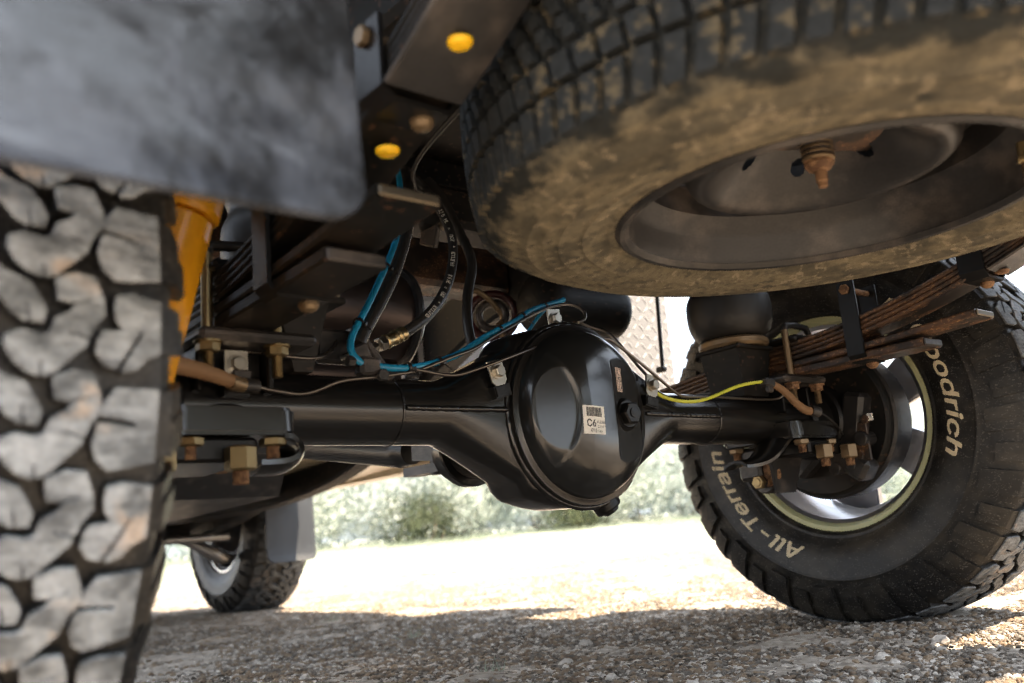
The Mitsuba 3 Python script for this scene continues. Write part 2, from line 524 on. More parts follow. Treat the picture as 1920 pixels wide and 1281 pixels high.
def bush(i, u, v, w, h, tone, label):
    rng = np.random.default_rng(100 + i)
    base = u * U + v * V
    base[2] = terrain(np.array(u))
    k = thing('bush', label, 'bush', group=None)
    nc = int(34 * w * h)
    cc = rng.normal(size=(nc, 3))
    cc /= np.linalg.norm(cc, axis=1, keepdims=True)
    cc *= rng.random((nc, 1)) ** 0.35
    cc = cc * [w / 2, w / 2, h / 2] + base + [0, 0, h * 0.45]
    cc[:, 2] = base[2] + 0.10 + np.abs(cc[:, 2] - base[2] - 0.10)
    per = 170
    pts = (cc[:, None] + rng.normal(size=(nc, per, 3)) * 0.15).reshape(-1, 3)
    vv, ff = leaves(pts, 0.029, rng)
    half = len(pts) * 2
    obj('crown', trimesh.Trimesh(vv, ff, process=False), tone, k, smooth=False)
    st = []
    for _ in range(7):
        t = cc[rng.integers(nc)]
        p0 = base + np.r_[rng.normal(size=2) * 0.12 * w, -0.03]
        mid = (p0 + t) / 2 + rng.normal(size=3) * 0.08
        st.append(tube(spline([p0, mid, t], 8), np.linspace(0.018, 0.005, 8), 5))
    obj('stem', cat(st), 'twig_brown', k, smooth=True)


BUSHES = [(12.9, -5.3, 2.4, 2.3, 'leaf_pale', 'pale bush seen between the near tyre and the far front wheel'),
          (12.8, -3.6, 2.3, 2.4, 'leaf_mid', 'leafy bush behind the grey mud flap of the front wheel'),
          (13.0, -2.2, 2.2, 2.5, 'leaf_pale', 'silvery pale bush to the right of the grey front mud flap'),
          (12.7, -1.0, 1.9, 2.1, 'leaf_mid', 'bush below the drive shaft joint'),
          (12.9, 0.2, 2.1, 2.4, 'leaf_pale', 'pale bush under the left flare of the axle housing'),
          (12.8, 1.4, 1.9, 2.0, 'leaf_mid', 'bush with bare stems right under the axle housing'),
          (13.0, 2.6, 2.3, 2.2, 'leaf_pale', 'pale bush between axle housing and far rear tyre'),
          (12.8, 3.8, 2.1, 2.0, 'leaf_mid', 'greyish bush beside the tread of the far rear tyre'),
          (13.4, 5.6, 2.4, 2.2, 'leaf_mid', 'bush behind the far rear wheel, seen through its rim'),
          (14.6, 0.8, 2.8, 2.7, 'leaf_pale', 'taller pale bush in the second row above the axle drain plug'),
          (14.7, -1.6, 2.8, 2.8, 'leaf_mid', 'taller bush in the second row above the pale ones'),
          (14.6, -4.4, 2.8, 2.8, 'leaf_mid', 'taller bush in the second row behind the front wheel'),
          (14.6, 3.2, 2.8, 2.3, 'leaf_pale', 'wide pale bush in the second row behind the far rear tyre tread'),
          (12.2, -1.7, 1.2, .7, 'leaf_dark', 'low dark shrub in front of the silvery bush'),
          (12.2, .7, 1.0, .6, 'leaf_dark', 'low dark shrub at the foot of the bare stems'),
          (12.3, 3.3, .9, .55, 'leaf_dark', 'small dark shrub at the foot of the greyish bush')]
for i, b in enumerate(BUSHES):
    bush(i, *b)


ADDED_TREES = [(-14.5, 2.2, 'added unseen foliage behind the camera position, left of the others'), (-14.0, 5.4, 'added unseen foliage behind the camera position, second from the left'),
         (-13.6, -1.2, 'added unseen foliage behind the camera position, straight back'), (-12.8, -4.6, 'added unseen foliage back and to the left of the camera position'), (-12.5, 12.4, 'added unseen foliage far back on the right side'), (-9.5, 15.0, 'added unseen foliage on the right, level with the truck tail'), (-6.0, 16.5, 'added unseen foliage on the right side of the track'), (-2.0, 17.0, 'added unseen foliage on the right, abreast of the truck')]
for i, (u, v, l) in enumerate(ADDED_TREES):  # unseen greenery added to darken what the glossy black parts reflect
    rng = np.random.default_rng(400 + i)
    base = u * U + v * V
    kt = thing('added_tree', l, 'added_tree')
    cc = rng.normal(size=(150, 3)) * [1.25, 1.25, 0.85] + base + [0, 0, 2.1]
    cc[:, 2] = np.abs(cc[:, 2] - .15) + .15
    vv, ff = leaves((cc[:, None] + rng.normal(size=(150, 36, 3)) * 0.30).reshape(-1, 3), 0.11, rng)
    obj('crown', trimesh.Trimesh(vv, ff, process=False), 'leaf_dark', kt, smooth=False)
    obj('trunk', tube(spline([base + [0, 0, -.05], base + [.06, .03, 1.1], base + [-.03, .1, 2.9]], 10), np.linspace(.16, .05, 10), 9), 'twig_brown', kt, smooth=True)


# gravel stones: a patch of loose stones, laid again and again
def stones(n, lo, hi, seed, size=0.5):
    rng = np.random.default_rng(seed)
    ico = trimesh.creation.icosphere(subdivisions=1, radius=1.0)
    iv, fc = np.array(ico.vertices), np.array(ico.faces)
    c = np.c_[rng.uniform(-size, size, (n, 2)), np.zeros(n)]
    s = lo + (hi - lo) * rng.random(n) ** 2.6
    sc = s[:, None] * np.c_[rng.uniform(0.75, 1.35, n), rng.uniform(0.6, 1.0, n), rng.uniform(0.4, 0.75, n)]
    bump = 1 + 0.22 * rng.normal(size=(n, len(iv), 1)).clip(-1.3, 1.3)
    v = iv[None] * bump * sc[:, None]
    ang = rng.uniform(0, 2 * PI, n)
    tilt = rng.normal(size=n) * 0.35
    ca, sa, ct, st = np.cos(ang), np.sin(ang), np.cos(tilt), np.sin(tilt)
    y = v[..., 1] * ct[:, None] - v[..., 2] * st[:, None]
    z = v[..., 1] * st[:, None] + v[..., 2] * ct[:, None]
    x = v[..., 0] * ca[:, None] - y * sa[:, None]
    y = v[..., 0] * sa[:, None] + y * ca[:, None]
    c[:, 2] = s * 0.22
    vv = np.stack([x, y, z], -1) + c[:, None]
    ff = fc[None] + (np.arange(n) * len(iv))[:, None, None]
    return trimesh.Trimesh(vv.reshape(-1, 3), ff.reshape(-1, 3), process=False)


scene['stone_patch'] = {'type': 'shapegroup',
                        'small': mikit.ply(stones(5600, 0.0016, 0.0062, 1), 'stone_grey'),
                        'pale': mikit.ply(stones(2700, 0.0016, 0.0066, 2), 'stone_pale'),
                        'brown': mikit.ply(stones(3000, 0.0018, 0.0080, 3), 'stone_brown'),
                        'dark': mikit.ply(stones(1300, 0.0016, 0.0060, 6), 'stone_dark'),
                        'large': mikit.ply(stones(16, 0.006, 0.014, 4), 'stone_pale')}
labels['gravel_stones'] = {'label': 'loose pale and brown gravel stones covering the track', 'kind': 'stuff'}
rs = random.Random(5)
k = 0
for iu in range(-1, 7):
    for iv in range(-3, 4):
        for rep in range(2 if iu < 4 else 1):
            k += 1
            c = (iu + rs.uniform(-.2, .2) - 0.4 + 0.5 * rep) * U + (iv + rs.uniform(-.2, .2) + 0.5 * rep) * V
            scene[f'gravel_stones__{k:03d}'] = {'type': 'instance', 'g': {'type': 'ref', 'id': 'stone_patch'},
                                                'to_world': T4().translate([c[0], c[1], 0.002]).rotate([0, 0, 1], rs.uniform(0, 360)).scale([1, 1, 1])}


def weed(at, s, seed, label):
    rng = np.random.default_rng(seed)
    vs = []
    for _ in range(26):
        d = rng.normal(size=3) * [1, 1, 0.3] + [0, 0, 0.8]
        d /= np.linalg.norm(d)
        a = np.cross(d, [0, 0, 1.0])
        a /= np.linalg.norm(a)
        L = s * rng.uniform(0.5, 1.2)
        b = np.array(at) + rng.normal(size=3) * [0.012, 0.012, 0]
        vs += [b - a * 0.0012, b + a * 0.0012, b + d * L]
    obj('weed', trimesh.Trimesh(np.array(vs), np.arange(len(vs)).reshape(-1, 3), process=False), 'grass_blade', smooth=False, label=label, category='weed')


weed((0.04, 0.27, 0.0), 0.035, 1, 'small green weed in the gravel below the axle housing')
weed((0.32, 0.95, 0.0), 0.05, 2, 'tiny green weed in the shaded gravel left of the axle housing')
weed((0.52, 1.75, 0.0), 0.06, 3, 'faint green weed near the edge of the truck shadow')

# ------------------------------------------------------------------ tyres
def block_mesh(poly, R, crown, base=0.014, rnd=0.0012, lug=None):
    """a tread block: outline in (v across, s around), bent round the tyre of radius R."""
    p = poly.buffer(-rnd).buffer(rnd, quad_segs=2).simplify(0.0004)
    if p.geom_type != 'Polygon':
        p = max(p.geoms, key=lambda g: g.area)
    e = np.array(p.exterior.coords)[:-1]
    if not p.exterior.is_ccw:
        e = e[::-1]
    tn = np.roll(e, -1, 0) - np.roll(e, 1, 0)
    nr = np.stack([tn[:, 1], -tn[:, 0]], 1)
    nr /= np.linalg.norm(nr, axis=1, keepdims=True)
    import mapbox_earcut
    tri = mapbox_earcut.triangulate_float64(e, np.array([len(e)])).reshape(-1, 3).astype(int)
    rings = [(e + nr * 0.0012, base), (e, 0.0011), (e - nr * 0.0002, 0.0003), (e - nr * 0.0006, 0.0)]
    V = []
    for q, dep in rings:
        v, s = q[:, 0], q[:, 1]
        r = R - crown(v) - dep
        V.append(np.stack([-v, r * np.cos(s / R), r * np.sin(s / R)], 1))
    n = len(e)
    F = []
    for a in range(3):
        i = np.arange(n)
        j = (i + 1) % n
        F += [np.stack([a * n + i, a * n + j, (a + 1) * n + j], 1), np.stack([a * n + i, (a + 1) * n + j, (a + 1) * n + i], 1)]
    F.append(tri + 3 * n)
    m = trimesh.Trimesh(np.vstack(V), np.vstack(F), process=False)
    tc = m.triangles_center[-1]
    if m.face_normals[-1] @ np.r_[0, tc[1:]] < 0:
        m.invert()
    return m


def side_lug(R, sgn, s0, s1, sec, skew):
    """the shoulder block's step down the sidewall: a section in (v, radius) between two angles, the lower edge slewed by skew."""
    pts = []
    rmax = max(r for v, r in sec)
    rmin = min(r for v, r in sec)
    for s in (s0, s1):
        for v, r in sec:
            a = (s + skew * (rmax - r) / (rmax - rmin)) / R
            pts.append((-sgn * v, r * math.cos(a), r * math.sin(a)))
    return hull(pts)


def at_block_set(R=0.405, P=0.0636):
    """the kinds of block of the all-terrain tread, in metres across (v) and around (s): three columns of hooked blocks, two of shoulder blocks."""
    crown = lambda v: 0.010 * (np.abs(v) / 0.115) ** 2.6
    S1 = np.array([(.0435, .0122), (.0563, .0168), (.0684, .0152), (.074, 0), (.0752, -.0095), (.0687, -.0184), (.0636, -.0316), (.0543, -.0403), (.0462, -.0486), (.0382, -.0534), (.028, -.0495), (.0208, -.0433), (.0159, -.0338), (.0166, -.0271), (.0259, -.023), (.036, -.0256), (.0411, -.0241), (.044, -.0147), (.0534, -.0092), (.0554, -.0043), (.0458, -.0029)])
    H = np.array([(.0089, .0196), (.015, .0134), (.0301, .0071), (.0354, -.0017), (.0397, -.0105), (.0379, -.0187), (.0267, -.0185), (.0196, -.0135), (.0144, -.0061), (.0065, -.0002)])
    turn = lambda q: np.stack([-q[:, 0], .024 - q[:, 1]], 1)
    cuts = [Polygon([(.0540, -.0046), (.0665, -.0012), (.0668, -.0001), (.0536, -.0036)]), Polygon([(.0375, -.0560), (.0388, -.0560), (.0372, -.0425), (.0362, -.0425)]), Polygon([(.0525, -.0225), (.0525, -.0236), (.0680, -.0285), (.0680, -.0275)]),
            Polygon([(.0290, -.0200), (.0302, -.0200), (.0282, -.0065), (.0272, -.0068)])]
    CUTS = cuts[0]
    for q in cuts[1:]:
        CUTS = CUTS.union(q)
    CUTS = CUTS.union(affinity.affine_transform(CUTS, [-1, 0, 0, -1, 0, .024]))
    A = Polygon([(.0697, -.010), (.0757, .016), (.083, .0265), (.1125, .0265), (.1125, -.024), (.0924, -.0275), (.0808, -.0285), (.0735, -.022)])
    A = A.difference(Polygon([(.06, .0085), (.082, .0065), (.097, .0035), (.097, .0005), (.082, .003), (.06, .0045)]))
    B = Polygon([(.0819, .0248), (.0911, .0276), (.1125, .024), (.1125, -.013), (.1033, -.0172), (.0965, -.0246), (.0874, -.0274), (.0749, -.0234), (.0692, -.0156), (.070, -.0062), (.0732, -.0001), (.0867, .0009), (.082, .0078), (.0808, .016)])
    B = B.difference(Polygon([(.0985, .0018), (.1005, .0012), (.0835, -.030), (.0800, -.030)]))
    out = [block_mesh(Polygon(S1).buffer(-.0001).difference(CUTS), R, crown), block_mesh(Polygon(turn(S1)).buffer(-.0001).difference(CUTS), R, crown), block_mesh(Polygon(np.vstack([H, turn(H)])).buffer(-.0001).difference(CUTS), R, crown)]
    secA = [(.098, R - .0120), (.1125, R - .0128), (.1235, R - .018), (.1425, R - .055), (.1475, R - .078), (.128, R - .084), (.098, R - .02)]
    secB = [(.098, R - .0120), (.1125, R - .0128), (.1225, R - .018), (.1385, R - .048), (.1425, R - .062), (.122, R - .068), (.098, R - .02)]
    ph, lugs = -.0203, []
    for sg in (1, -1):
        for poly, sec, sk, s0, s1, s2 in ((A, secA, .014, -.022, .0245, .004), (B, secB, .010, -.0125, .0225, .008)):
            q = affinity.translate(poly, 0, ph)
            if sg < 0:
                q = affinity.affine_transform(q, [-1, 0, 0, -1, 0, .024])
            a, b, c = (s0 + ph, s1 + ph, s2 + ph) if sg > 0 else (.024 - s1 - ph, .024 - s0 - ph, .024 - s2 - ph)
            lug = side_lug(R, sg, a, b, sec, sk * sg)
            low = [(v + (.0028 if r < R - .03 else 0.0), r) for v, r in sec if r < R - .015]
            lug = cat(lug, side_lug(R, sg, min(a, c), max(a, c), [(v + .0030, r - .001) for v, r in sec[2:5]] + [(.118, sec[5][1] + .008), (.11, R - .02)], sk * sg * .8))
            out.append(block_mesh(q, R, crown, rnd=.0016))
            lugs.append(lug)
    return out, lugs


AT_R, AT_N = 0.405, 40
AT_BLOCKS, AT_LUGS = at_block_set(AT_R, 2 * PI * AT_R / AT_N)
AT_PLY = [mikit.ply(b, 'worn_tread', smooth=28) for b in AT_BLOCKS]
AT_PLY2 = [mikit.ply(b, 'far_tread', smooth=28) for b in AT_BLOCKS]
AT_ODD = {3: 1, 4: 0, 5: 1, 6: 0}          # the two shoulder blocks of a side take turns
SIDE = [(.104, .213), (.117, .219), (.1235, .2235), (.1245, .228), (.1225, .232), (.131, .242), (.139, .262), (.1425, .285), (.142, .304), (.1445, .308), (.1445, .312), (.141, .316), (.136, .342), (.127, .370), (.118, .385), (.105, .3895), (.06, .3915), (0, .3925)]
CARCASS = [(-x, r) for x, r in SIDE] + SIDE[-2::-1]
AT_CARCASS = lathe_x(CARCASS, 160)


def side_x(r):
    rr = [q[1] for q in SIDE]
    return np.interp(r, rr, [q[0] for q in SIDE])


def bent_text(word, height, a0, r0, shear=0.22, proud=0.0012, span=None):
    """raised letters round the sidewall, read clockwise with their tops outward."""
    m = meshkit.text_mesh(word, height, 0.0035, bold=True)
    m = m.subdivide_to_size(0.009)
    v = np.array(m.vertices)
    x = v[:, 0] + shear * v[:, 1]
    if span:
        x = x * span / x.max()
    r = r0 + v[:, 1]
    a = a0 + x / (r0 + 0.4 * height)
    w = -(side_x(r) - 0.0025 + proud + v[:, 2] * 0.7)
    return trimesh.Trimesh(np.stack([w, r * np.cos(a), r * np.sin(a)], 1), m.faces, process=False)


def rim_barrel():
    pr = [(-.100, .200), (-.108, .212), (-.109, .2165), (-.102, .206), (-.075, .199), (-.045, .183), (.02, .183), (.05, .199), (.085, .202), (.098, .212), (.105, .216)]
    inner = [(x, r - .0045) for x, r in pr[::-1][:-2]] + [(-.098, .1945), (-.100, .200)]
    return lathe_x(pr + inner, 128)


def rim_lip():
    return lathe_x([(-.088, .1985), (-.104, .2025), (-.1105, .2060), (-.1145, .2085), (-.1150, .2150), (-.1140, .2185), (-.1155, .2215), (-.1185, .2290), (-.1160, .2315), (-.110, .2275), (-.101, .2085), (-.088, .2005), (-.088, .1985)], 128)


def rim_disc(n=5):
    d = Point(0, 0).buffer(.186, quad_segs=32).difference(Point(0, 0).buffer(.052, quad_segs=12))
    for i in range(n):
        a0, a1 = 2 * PI * i / n + 0.30, 2 * PI * (i + 1) / n - 0.30
        aa = np.linspace(a0, a1, 9)
        w = Polygon([(.178 * math.cos(a), .178 * math.sin(a)) for a in aa] + [(.098 * math.cos(a), .098 * math.sin(a)) for a in np.linspace(a1 - .12, a0 + .12, 5)]).buffer(-.008).buffer(.008)
        d = d.difference(w)
    m = extrude(d, 0.022, 0.004)
    v = np.array(m.vertices)
    rr = np.hypot(v[:, 0], v[:, 1])
    return trimesh.Trimesh(np.stack([0.045 + v[:, 2] - 0.05 * np.clip(1 - rr / .186, 0, 1), v[:, 0], v[:, 1]], 1), m.faces, process=False)


TRUCK = thing('pickup_truck', 'off-road pickup truck seen from underneath, its rear axle and wheels in view', 'truck')
AXZ = 0.397
BARREL, LIP, DISC = rim_barrel(), rim_lip(), rim_disc()


def wheel(center, flip, shown, label, lime=False, text=False, turn=0.0):
    """shown(k, kind): whether that block is an entry of its own; the other blocks are joined."""
    k = thing('wheel', label, parent=TRUCK)
    near = flip and center[1] < 1
    tw = T4().translate(list(center)).rotate([0, 0, 1], (180.0 if flip else 0.0) + turn)
    obj('tyre', AT_CARCASS, 'tyre_rubber', k, smooth=True, tw=tw)
    rest, lugs = [], []
    for i in range(AT_N):
        for kind in range(len(AT_BLOCKS)):
            if kind in AT_ODD and i % 2 != AT_ODD[kind]:
                continue
            a = 360.0 / AT_N * i
            if kind in AT_ODD:
                m = AT_LUGS[kind - 3].copy()
                m.apply_transform(trimesh.transformations.rotation_matrix(math.radians(a), [1, 0, 0]))
                lugs.append(m)
            if shown and shown(i, kind):
                obj('tread_block', (AT_PLY if near else AT_PLY2)[kind], None, k, tw=tw @ T4().rotate([1, 0, 0], a))
            else:
                m = AT_BLOCKS[kind].copy()
                m.apply_transform(trimesh.transformations.rotation_matrix(math.radians(a), [1, 0, 0]))
                rest.append(m)
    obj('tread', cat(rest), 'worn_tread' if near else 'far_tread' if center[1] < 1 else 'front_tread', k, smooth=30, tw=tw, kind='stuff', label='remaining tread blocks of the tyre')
    obj('shoulder_lugs', cat(lugs), 'tyre_rubber', k, smooth=25, tw=tw, kind='stuff', label='stepped rubber lugs down both sidewalls')
    r = obj('rim', BARREL, 'alloy' if center[1] < 1 else 'dusty_black', k, smooth=40, tw=tw)
    obj('rim_lip', LIP, 'lime_paint' if lime else 'alloy', k, smooth=40, tw=tw, label='pale lime green rim edge' if lime else None)
    obj('spoke_disc', DISC, 'alloy', k, smooth=35, tw=tw)
    if text:
        for word, a0, span in (('All-Terrain', math.radians(-72.5), 0.315), ('T/A', math.radians(14), 0.085), ('BFGoodrich', math.radians(129), 0.338)):
            m = bent_text(word, 0.0285, a0, 0.2565, span=span)
            m.fix_normals()
            obj('lettering', m, 'letter_cream', k, smooth=False, tw=tw, label='raised cream letters reading ' + word)
    return k


# rear left, seen from behind: its rear is at angle 0; rear right: its rear is at angle 180
wheel((-0.853, 0.0, AXZ), True, lambda i, kd: (i <= 7 or i >= 31) and kd != 1 and kd < 5, 'blurred near rear wheel whose dusty tread fills the left of the picture')
wheel((0.843, 0.0, AXZ), False, lambda i, kd: 10 <= i <= 36 and (kd >= 5 or i <= 26 or i >= 34), 'rear wheel on the far side with cream lettering and a lime green rim edge', lime=True, text=True)
wheel((0.815, 3.06, AXZ), False, None, 'small far front wheel next to a grey mud flap', turn=0.0)
wheel((-0.815, 3.06, AXZ), True, None, 'front wheel on the near side')

# ------------------------------------------------------------------ rear axle
DX, DZ = -0.018, 0.392                       # centre of the differential


def housing_mesh():
    """tubes that flare into the banjo: a rounded-rectangle section along the axle."""
    xs = np.r_[np.linspace(-.66, -.27, 14), np.linspace(-.255, .235, 71), np.linspace(.25, .66, 14)]
    k, V = 64, []
    th = np.linspace(0, 2 * PI, k, endpoint=False)
    for x in xs:
        d = abs(x - DX)
        flare = 0.043 + 0.092 * (1 - np.clip((d - 0.045) / 0.185, 0, 1)) ** 1.15 if d > 0.045 else 0.135 - 0.0 * d
        if d <= 0.11:
            flare = max(0, 0.1345 - 0.32 * max(d - 0.02, 0) ** 1.6 * 3.0)
        t = np.clip((d - .24) / .03, 0, 1)
        flare = max(flare, .0435)
        depth = 0.0435 + 0.012 * np.clip(1 - d / .26, 0, 1)
        rc = 0.0435 if flare < .0436 else 0.0435 - 0.010 * np.clip((flare - .0435) / .05, 0, 1)
        c, s = np.cos(th), np.sin(th)
        yy = np.sign(c) * np.maximum(depth - rc, 0) * np.clip(np.abs(c) * 6, 0, 1) + rc * c
        zz = np.sign(s) * np.maximum(flare - rc, 0) * np.clip(np.abs(s) * 1.9, 0, 1) + rc * s
        zc = AXZ + (DZ - AXZ) * np.clip((flare - .0435) / .08, 0, 1)
        V.append(np.stack([yy * 0 + x, yy, zz + zc], 1))
    V = np.vstack(V)
    n = len(xs)
    i, j = np.meshgrid(np.arange(n - 1), np.arange(k), indexing='ij')
    q = np.stack([i * k + j, i * k + (j + 1) % k, (i + 1) * k + (j + 1) % k, (i + 1) * k + j], -1).reshape(-1, 4)
    m = trimesh.Trimesh(V, np.vstack([q[:, [0, 1, 2]], q[:, [0, 2, 3]]]), process=False)
    m = trimesh.smoothing.filter_taubin(m, iterations=6)
    m.fix_normals()
    return m


AXLE = thing('rear_axle', 'glossy black rear axle with a round differential housing in the middle', parent=TRUCK)
obj('axle_housing', housing_mesh(), 'gloss_black', AXLE, smooth=45)


def dome(dx, dz):
    """height of the differential cover's skin above its flange."""
    r = np.hypot(dx, dz) / 0.1245
    h = (0.0530 - 0.10 * np.clip(dx + 0.035, 0, 1)) * np.clip(1 - np.clip(r, 0, 1) ** 3.8, 0, 1) ** 0.60
    # flat almond-shaped facet pressed in on the left, facing left and back
    edge_x = -0.0545 - 0.018 * (dz / 0.062) ** 2
    m = 1 / (1 + np.exp(np.clip((dx - edge_x) / 0.0011, -40, 40))) / (1 + np.exp(np.clip((np.hypot(dx, dz) - 0.1160) / 0.0011, -40, 40)))
    fac = np.minimum(h - 0.0022, 0.0478 + 0.46 * (dx + 0.0545))
    h = h + (fac - h) * m
    # upright flat panel on the right: a step at its left edge, a straight right edge
    pan = 0.0430 - 0.26 * (dx - 0.021) - 3.0 * np.clip(dx - .094, 0, 1)
    edge = 1 / (1 + np.exp(-(dx - 0.0215) / 0.0009))
    h = np.where(h > pan, h + (pan - h) * edge, h)
    return np.clip(h, 0, 1)


def cover_mesh():
    nr, na = 110, 260
    rr = 0.1255 * np.r_[0.0, np.linspace(0.012, 0.86, nr - 24), np.linspace(0.87, 1.0, 23)]
    aa = np.linspace(0, 2 * PI, na, endpoint=False)
    g, h = np.meshgrid(rr, aa, indexing='ij')
    x, z = g * np.cos(h), g * np.sin(h)
    V = np.stack([DX + x, -0.0605 - dome(x, z), DZ + z], -1)
    n, k = g.shape
    i, j = np.meshgrid(np.arange(n - 1), np.arange(k), indexing='ij')
    q = np.stack([i * k + j, i * k + (j + 1) % k, (i + 1) * k + (j + 1) % k, (i + 1) * k + j], -1).reshape(-1, 4)
    m = trimesh.Trimesh(V.reshape(-1, 3), np.vstack([q[:, [0, 1, 2]], q[:, [0, 2, 3]]]), process=False)
    if m.face_normals[len(m.faces) // 3][1] > 0:
        m.invert()
    return m


obj('cover', cover_mesh(), 'cover_black', AXLE, smooth=True, label='round domed differential cover with a flat leaf-shaped facet')


def ring_y(x, y, z, prof, n=128):
    """profile of (radius, depth towards -y) revolved about an axle-crossing axis through (x, z)."""
    m = lathe(prof, n)
    return basis(m, (x, y, z), (1, 0, 0), (0, 0, 1), (0, -1, 0))


m = ring_y(DX, -0.046, DZ, [(.112, .0), (.1320, .0), (.1345, .003), (.1345, .0105), (.1330, .013), (.1290, .0135), (.1262, .0152), (.122, .016)])
obj('cover_flange', m, 'gloss_black', AXLE, smooth=40)


def weld(path, r, seed, amp=0.35):
    rng = np.random.default_rng(seed)
    p = np.asarray(path)
    return tube(p, r * (1 + amp * (rng.random(len(p)) - .3)), 8)


a = np.linspace(0, 2 * PI, 220)
obj('weld_seam', weld(np.stack([DX + .1355 * np.cos(a), a * 0 - .0485, DZ + .1355 * np.sin(a)], 1), 0.0042, 1), 'gloss_black', AXLE, smooth=60, label='weld bead round the differential flange')
for x0, x1, s in ((-.315, -.150, 2), (.130, .325, 3)):
    x = np.linspace(x0, x1, 60)
    y = -0.0435 - 0.012 * np.clip(1 - np.abs(x - DX) / .26, 0, 1) - .0005
    obj('weld_seam', weld(np.stack([x, y, x * 0 + AXZ - .001], 1), 0.0036, s, 0.5), 'gloss_black', AXLE, smooth=60)
for x in (-.318, .328):
    a = np.linspace(0, 2 * PI, 80)
    obj('weld_seam', weld(np.stack([a * 0 + x, .0437 * np.cos(a), AXZ + .0437 * np.sin(a)], 1), 0.0016, 5), 'gloss_black', AXLE, smooth=60)

# fill plug, drain plug, stickers
yp = -0.0605 - 0.0360
plug = cat(orient(lathe([(1e-5, 0), (.0245, 0), (.0245, .003), (.0205, .0065), (.0195, .009), (1e-5, .009)], 32), (.029, yp, .385), (-.05, -1, 0)),
           hexa((.0286, yp - .0075, .385), (-.05, -1, 0), .0172, .013), orient(lathe([(.0072, 0), (.0072, .0018), (1e-5, .0022)], 20), (.0280, yp - .0202, .385), (-.05, -1, 0)))
obj('fill_plug', plug, 'satin_black', AXLE, smooth=30, label='black hexagonal oil filler plug')
dp = cat(cyl((.028, -.030, DZ - .118), (.040, -.036, DZ - .1405), .021), hexa((.040, -.036, DZ - .140), (.45, -.25, -.85), .013, .006))
obj('drain_plug', dp, 'satin_black', AXLE, smooth=30, label='round drain plug under the differential')


def on_cover(mesh, x0, z0, roll=0.0, lift=0.0):
    """a flat thing (x right, y up, z its height) laid on the cover's skin with its lower left corner at x0, z0."""
    m = mesh.subdivide_to_size(.004)
    v = np.array(m.vertices)
    c, s = math.cos(roll), math.sin(roll)
    x, z = x0 + v[:, 0] * c - v[:, 1] * s, z0 + v[:, 0] * s + v[:, 1] * c
    y = -0.0605 - dome(x - DX, z - DZ) - v[:, 2] - lift
    m = trimesh.Trimesh(np.stack([x, y, z], 1), m.faces, process=False)
    return m


W, H = .0425, .0400
ROLL = -.035
obj('barcode_sticker', on_cover(rbox((0, 0, -.0006), (W, H, .0004), .0001), -.0715, .3545, ROLL, .0004), 'label_white', AXLE, smooth=False, label='white barcode sticker reading C6 on the differential cover')
rng = np.random.default_rng(3)
ink, x = [], .006
while x < W - .007:
    w = rng.choice([.0006, .0006, .0011, .0017])
    ink.append(rbox((x, .0245, .0004), (x + w, .0375, .0007), 1e-5))
    x += w + rng.choice([.0006, .0007, .0012])
for word, h, px, py, b in (('C6', .0098, .005, .0105, True), ('051', .0048, .012, .0025, True), ('112008', .0036, .0240, .0155, False), ('0139', .0036, .0265, .0090, False), ('5kg', .0036, .0265, .0025, False)):
    t = meshkit.text_mesh(word, h, .0003, bold=b)
    t.apply_translation([px, py, .0004])
    ink.append(t)
obj('sticker_print', on_cover(cat(ink), -.0715, .3545, ROLL, .0004), 'ink', AXLE, smooth=False, label='black bars and C6 051 112008 0139 5kg printed on the white sticker')
W, H = .0145, .036
obj('oil_sticker', on_cover(rbox((0, 0, -.0006), (W, H, .0004), .0001), .0165, .4185, 0, .0004), 'label_pink', AXLE, smooth=False, label='narrow pinkish sticker reading LSD')
lt = []
for i, ch in enumerate('LSD'):
    t = meshkit.text_mesh(ch, .0085, .0003)
    t.apply_translation([.0040, .0245 - i * .0105, .0004])
    lt.append(t)
fr = sbox(.0015, .002, W - .0015, H - .0015)
lt.append(shift(extrude(fr.difference(fr.buffer(-.0006)), .0003), (0, 0, .0004)))
obj('sticker_print', on_cover(cat(lt), .0165, .4185, 0, .0004), 'ink', AXLE, smooth=False, label='letters LSD in a thin frame')

# pinion nose and drive shaft
obj('pinion_nose', cat(tube([(DX, .04, .388), (DX, .12, .385), (DX, .17, .382), (DX, .215, .380)], [.105, .085, .062, .055], 32), cyl((DX, .215, .380), (DX, .235, .380), .068, 40)), 'gloss_black', AXLE, smooth=40)
SH = thing('drive_shaft', 'slim black drive shaft running forward from the differential', parent=TRUCK)
s0, s1 = np.array([DX, .395, .395]), np.array([DX + .015, 1.55, .585])
obj('shaft_tube', tube([s0, s0 + (s1 - s0) * .02, s0 + (s1 - s0) * .03, s1], [.026, .030, .034, .034], 28), 'satin_black', SH, smooth=50)
obj('flange', cat(cyl((DX, .236, .380), (DX, .252, .3805), .060, 40), *[hexa((DX + .046 * math.cos(q), .252, .3805 + .046 * math.sin(q)), (0, 1, 0), .009, .010) for q in np.arange(4) * PI / 2 + .6]), 'satin_black', SH, smooth=35)
yk = []
for sx in (-1, 1):
    yk.append(hull([(DX + sx * .040 + a, b, .384 + c) for a in (-.009, .009) for b, w in ((.252, .024), (.325, .016)) for c in (-w, w)]))
for sz in (-1, 1):
    yk.append(hull([(DX + a, b, .391 + sz * .036 + c) for a, b, c in ((-.02, .40, -.008), (.02, .40, -.008), (-.02, .40, .008), (.02, .40, .008), (-.014, .30, -.008), (.014, .30, -.008), (-.014, .30, .008), (.014, .30, .008))]))
yk += [cyl((DX - .045, .318, .386), (DX + .045, .318, .386), .014), cyl((DX, .318, .343), (DX, .318, .430), .014)]
obj('universal_joint', cat(yk), 'dusty_black', SH, smooth=30)

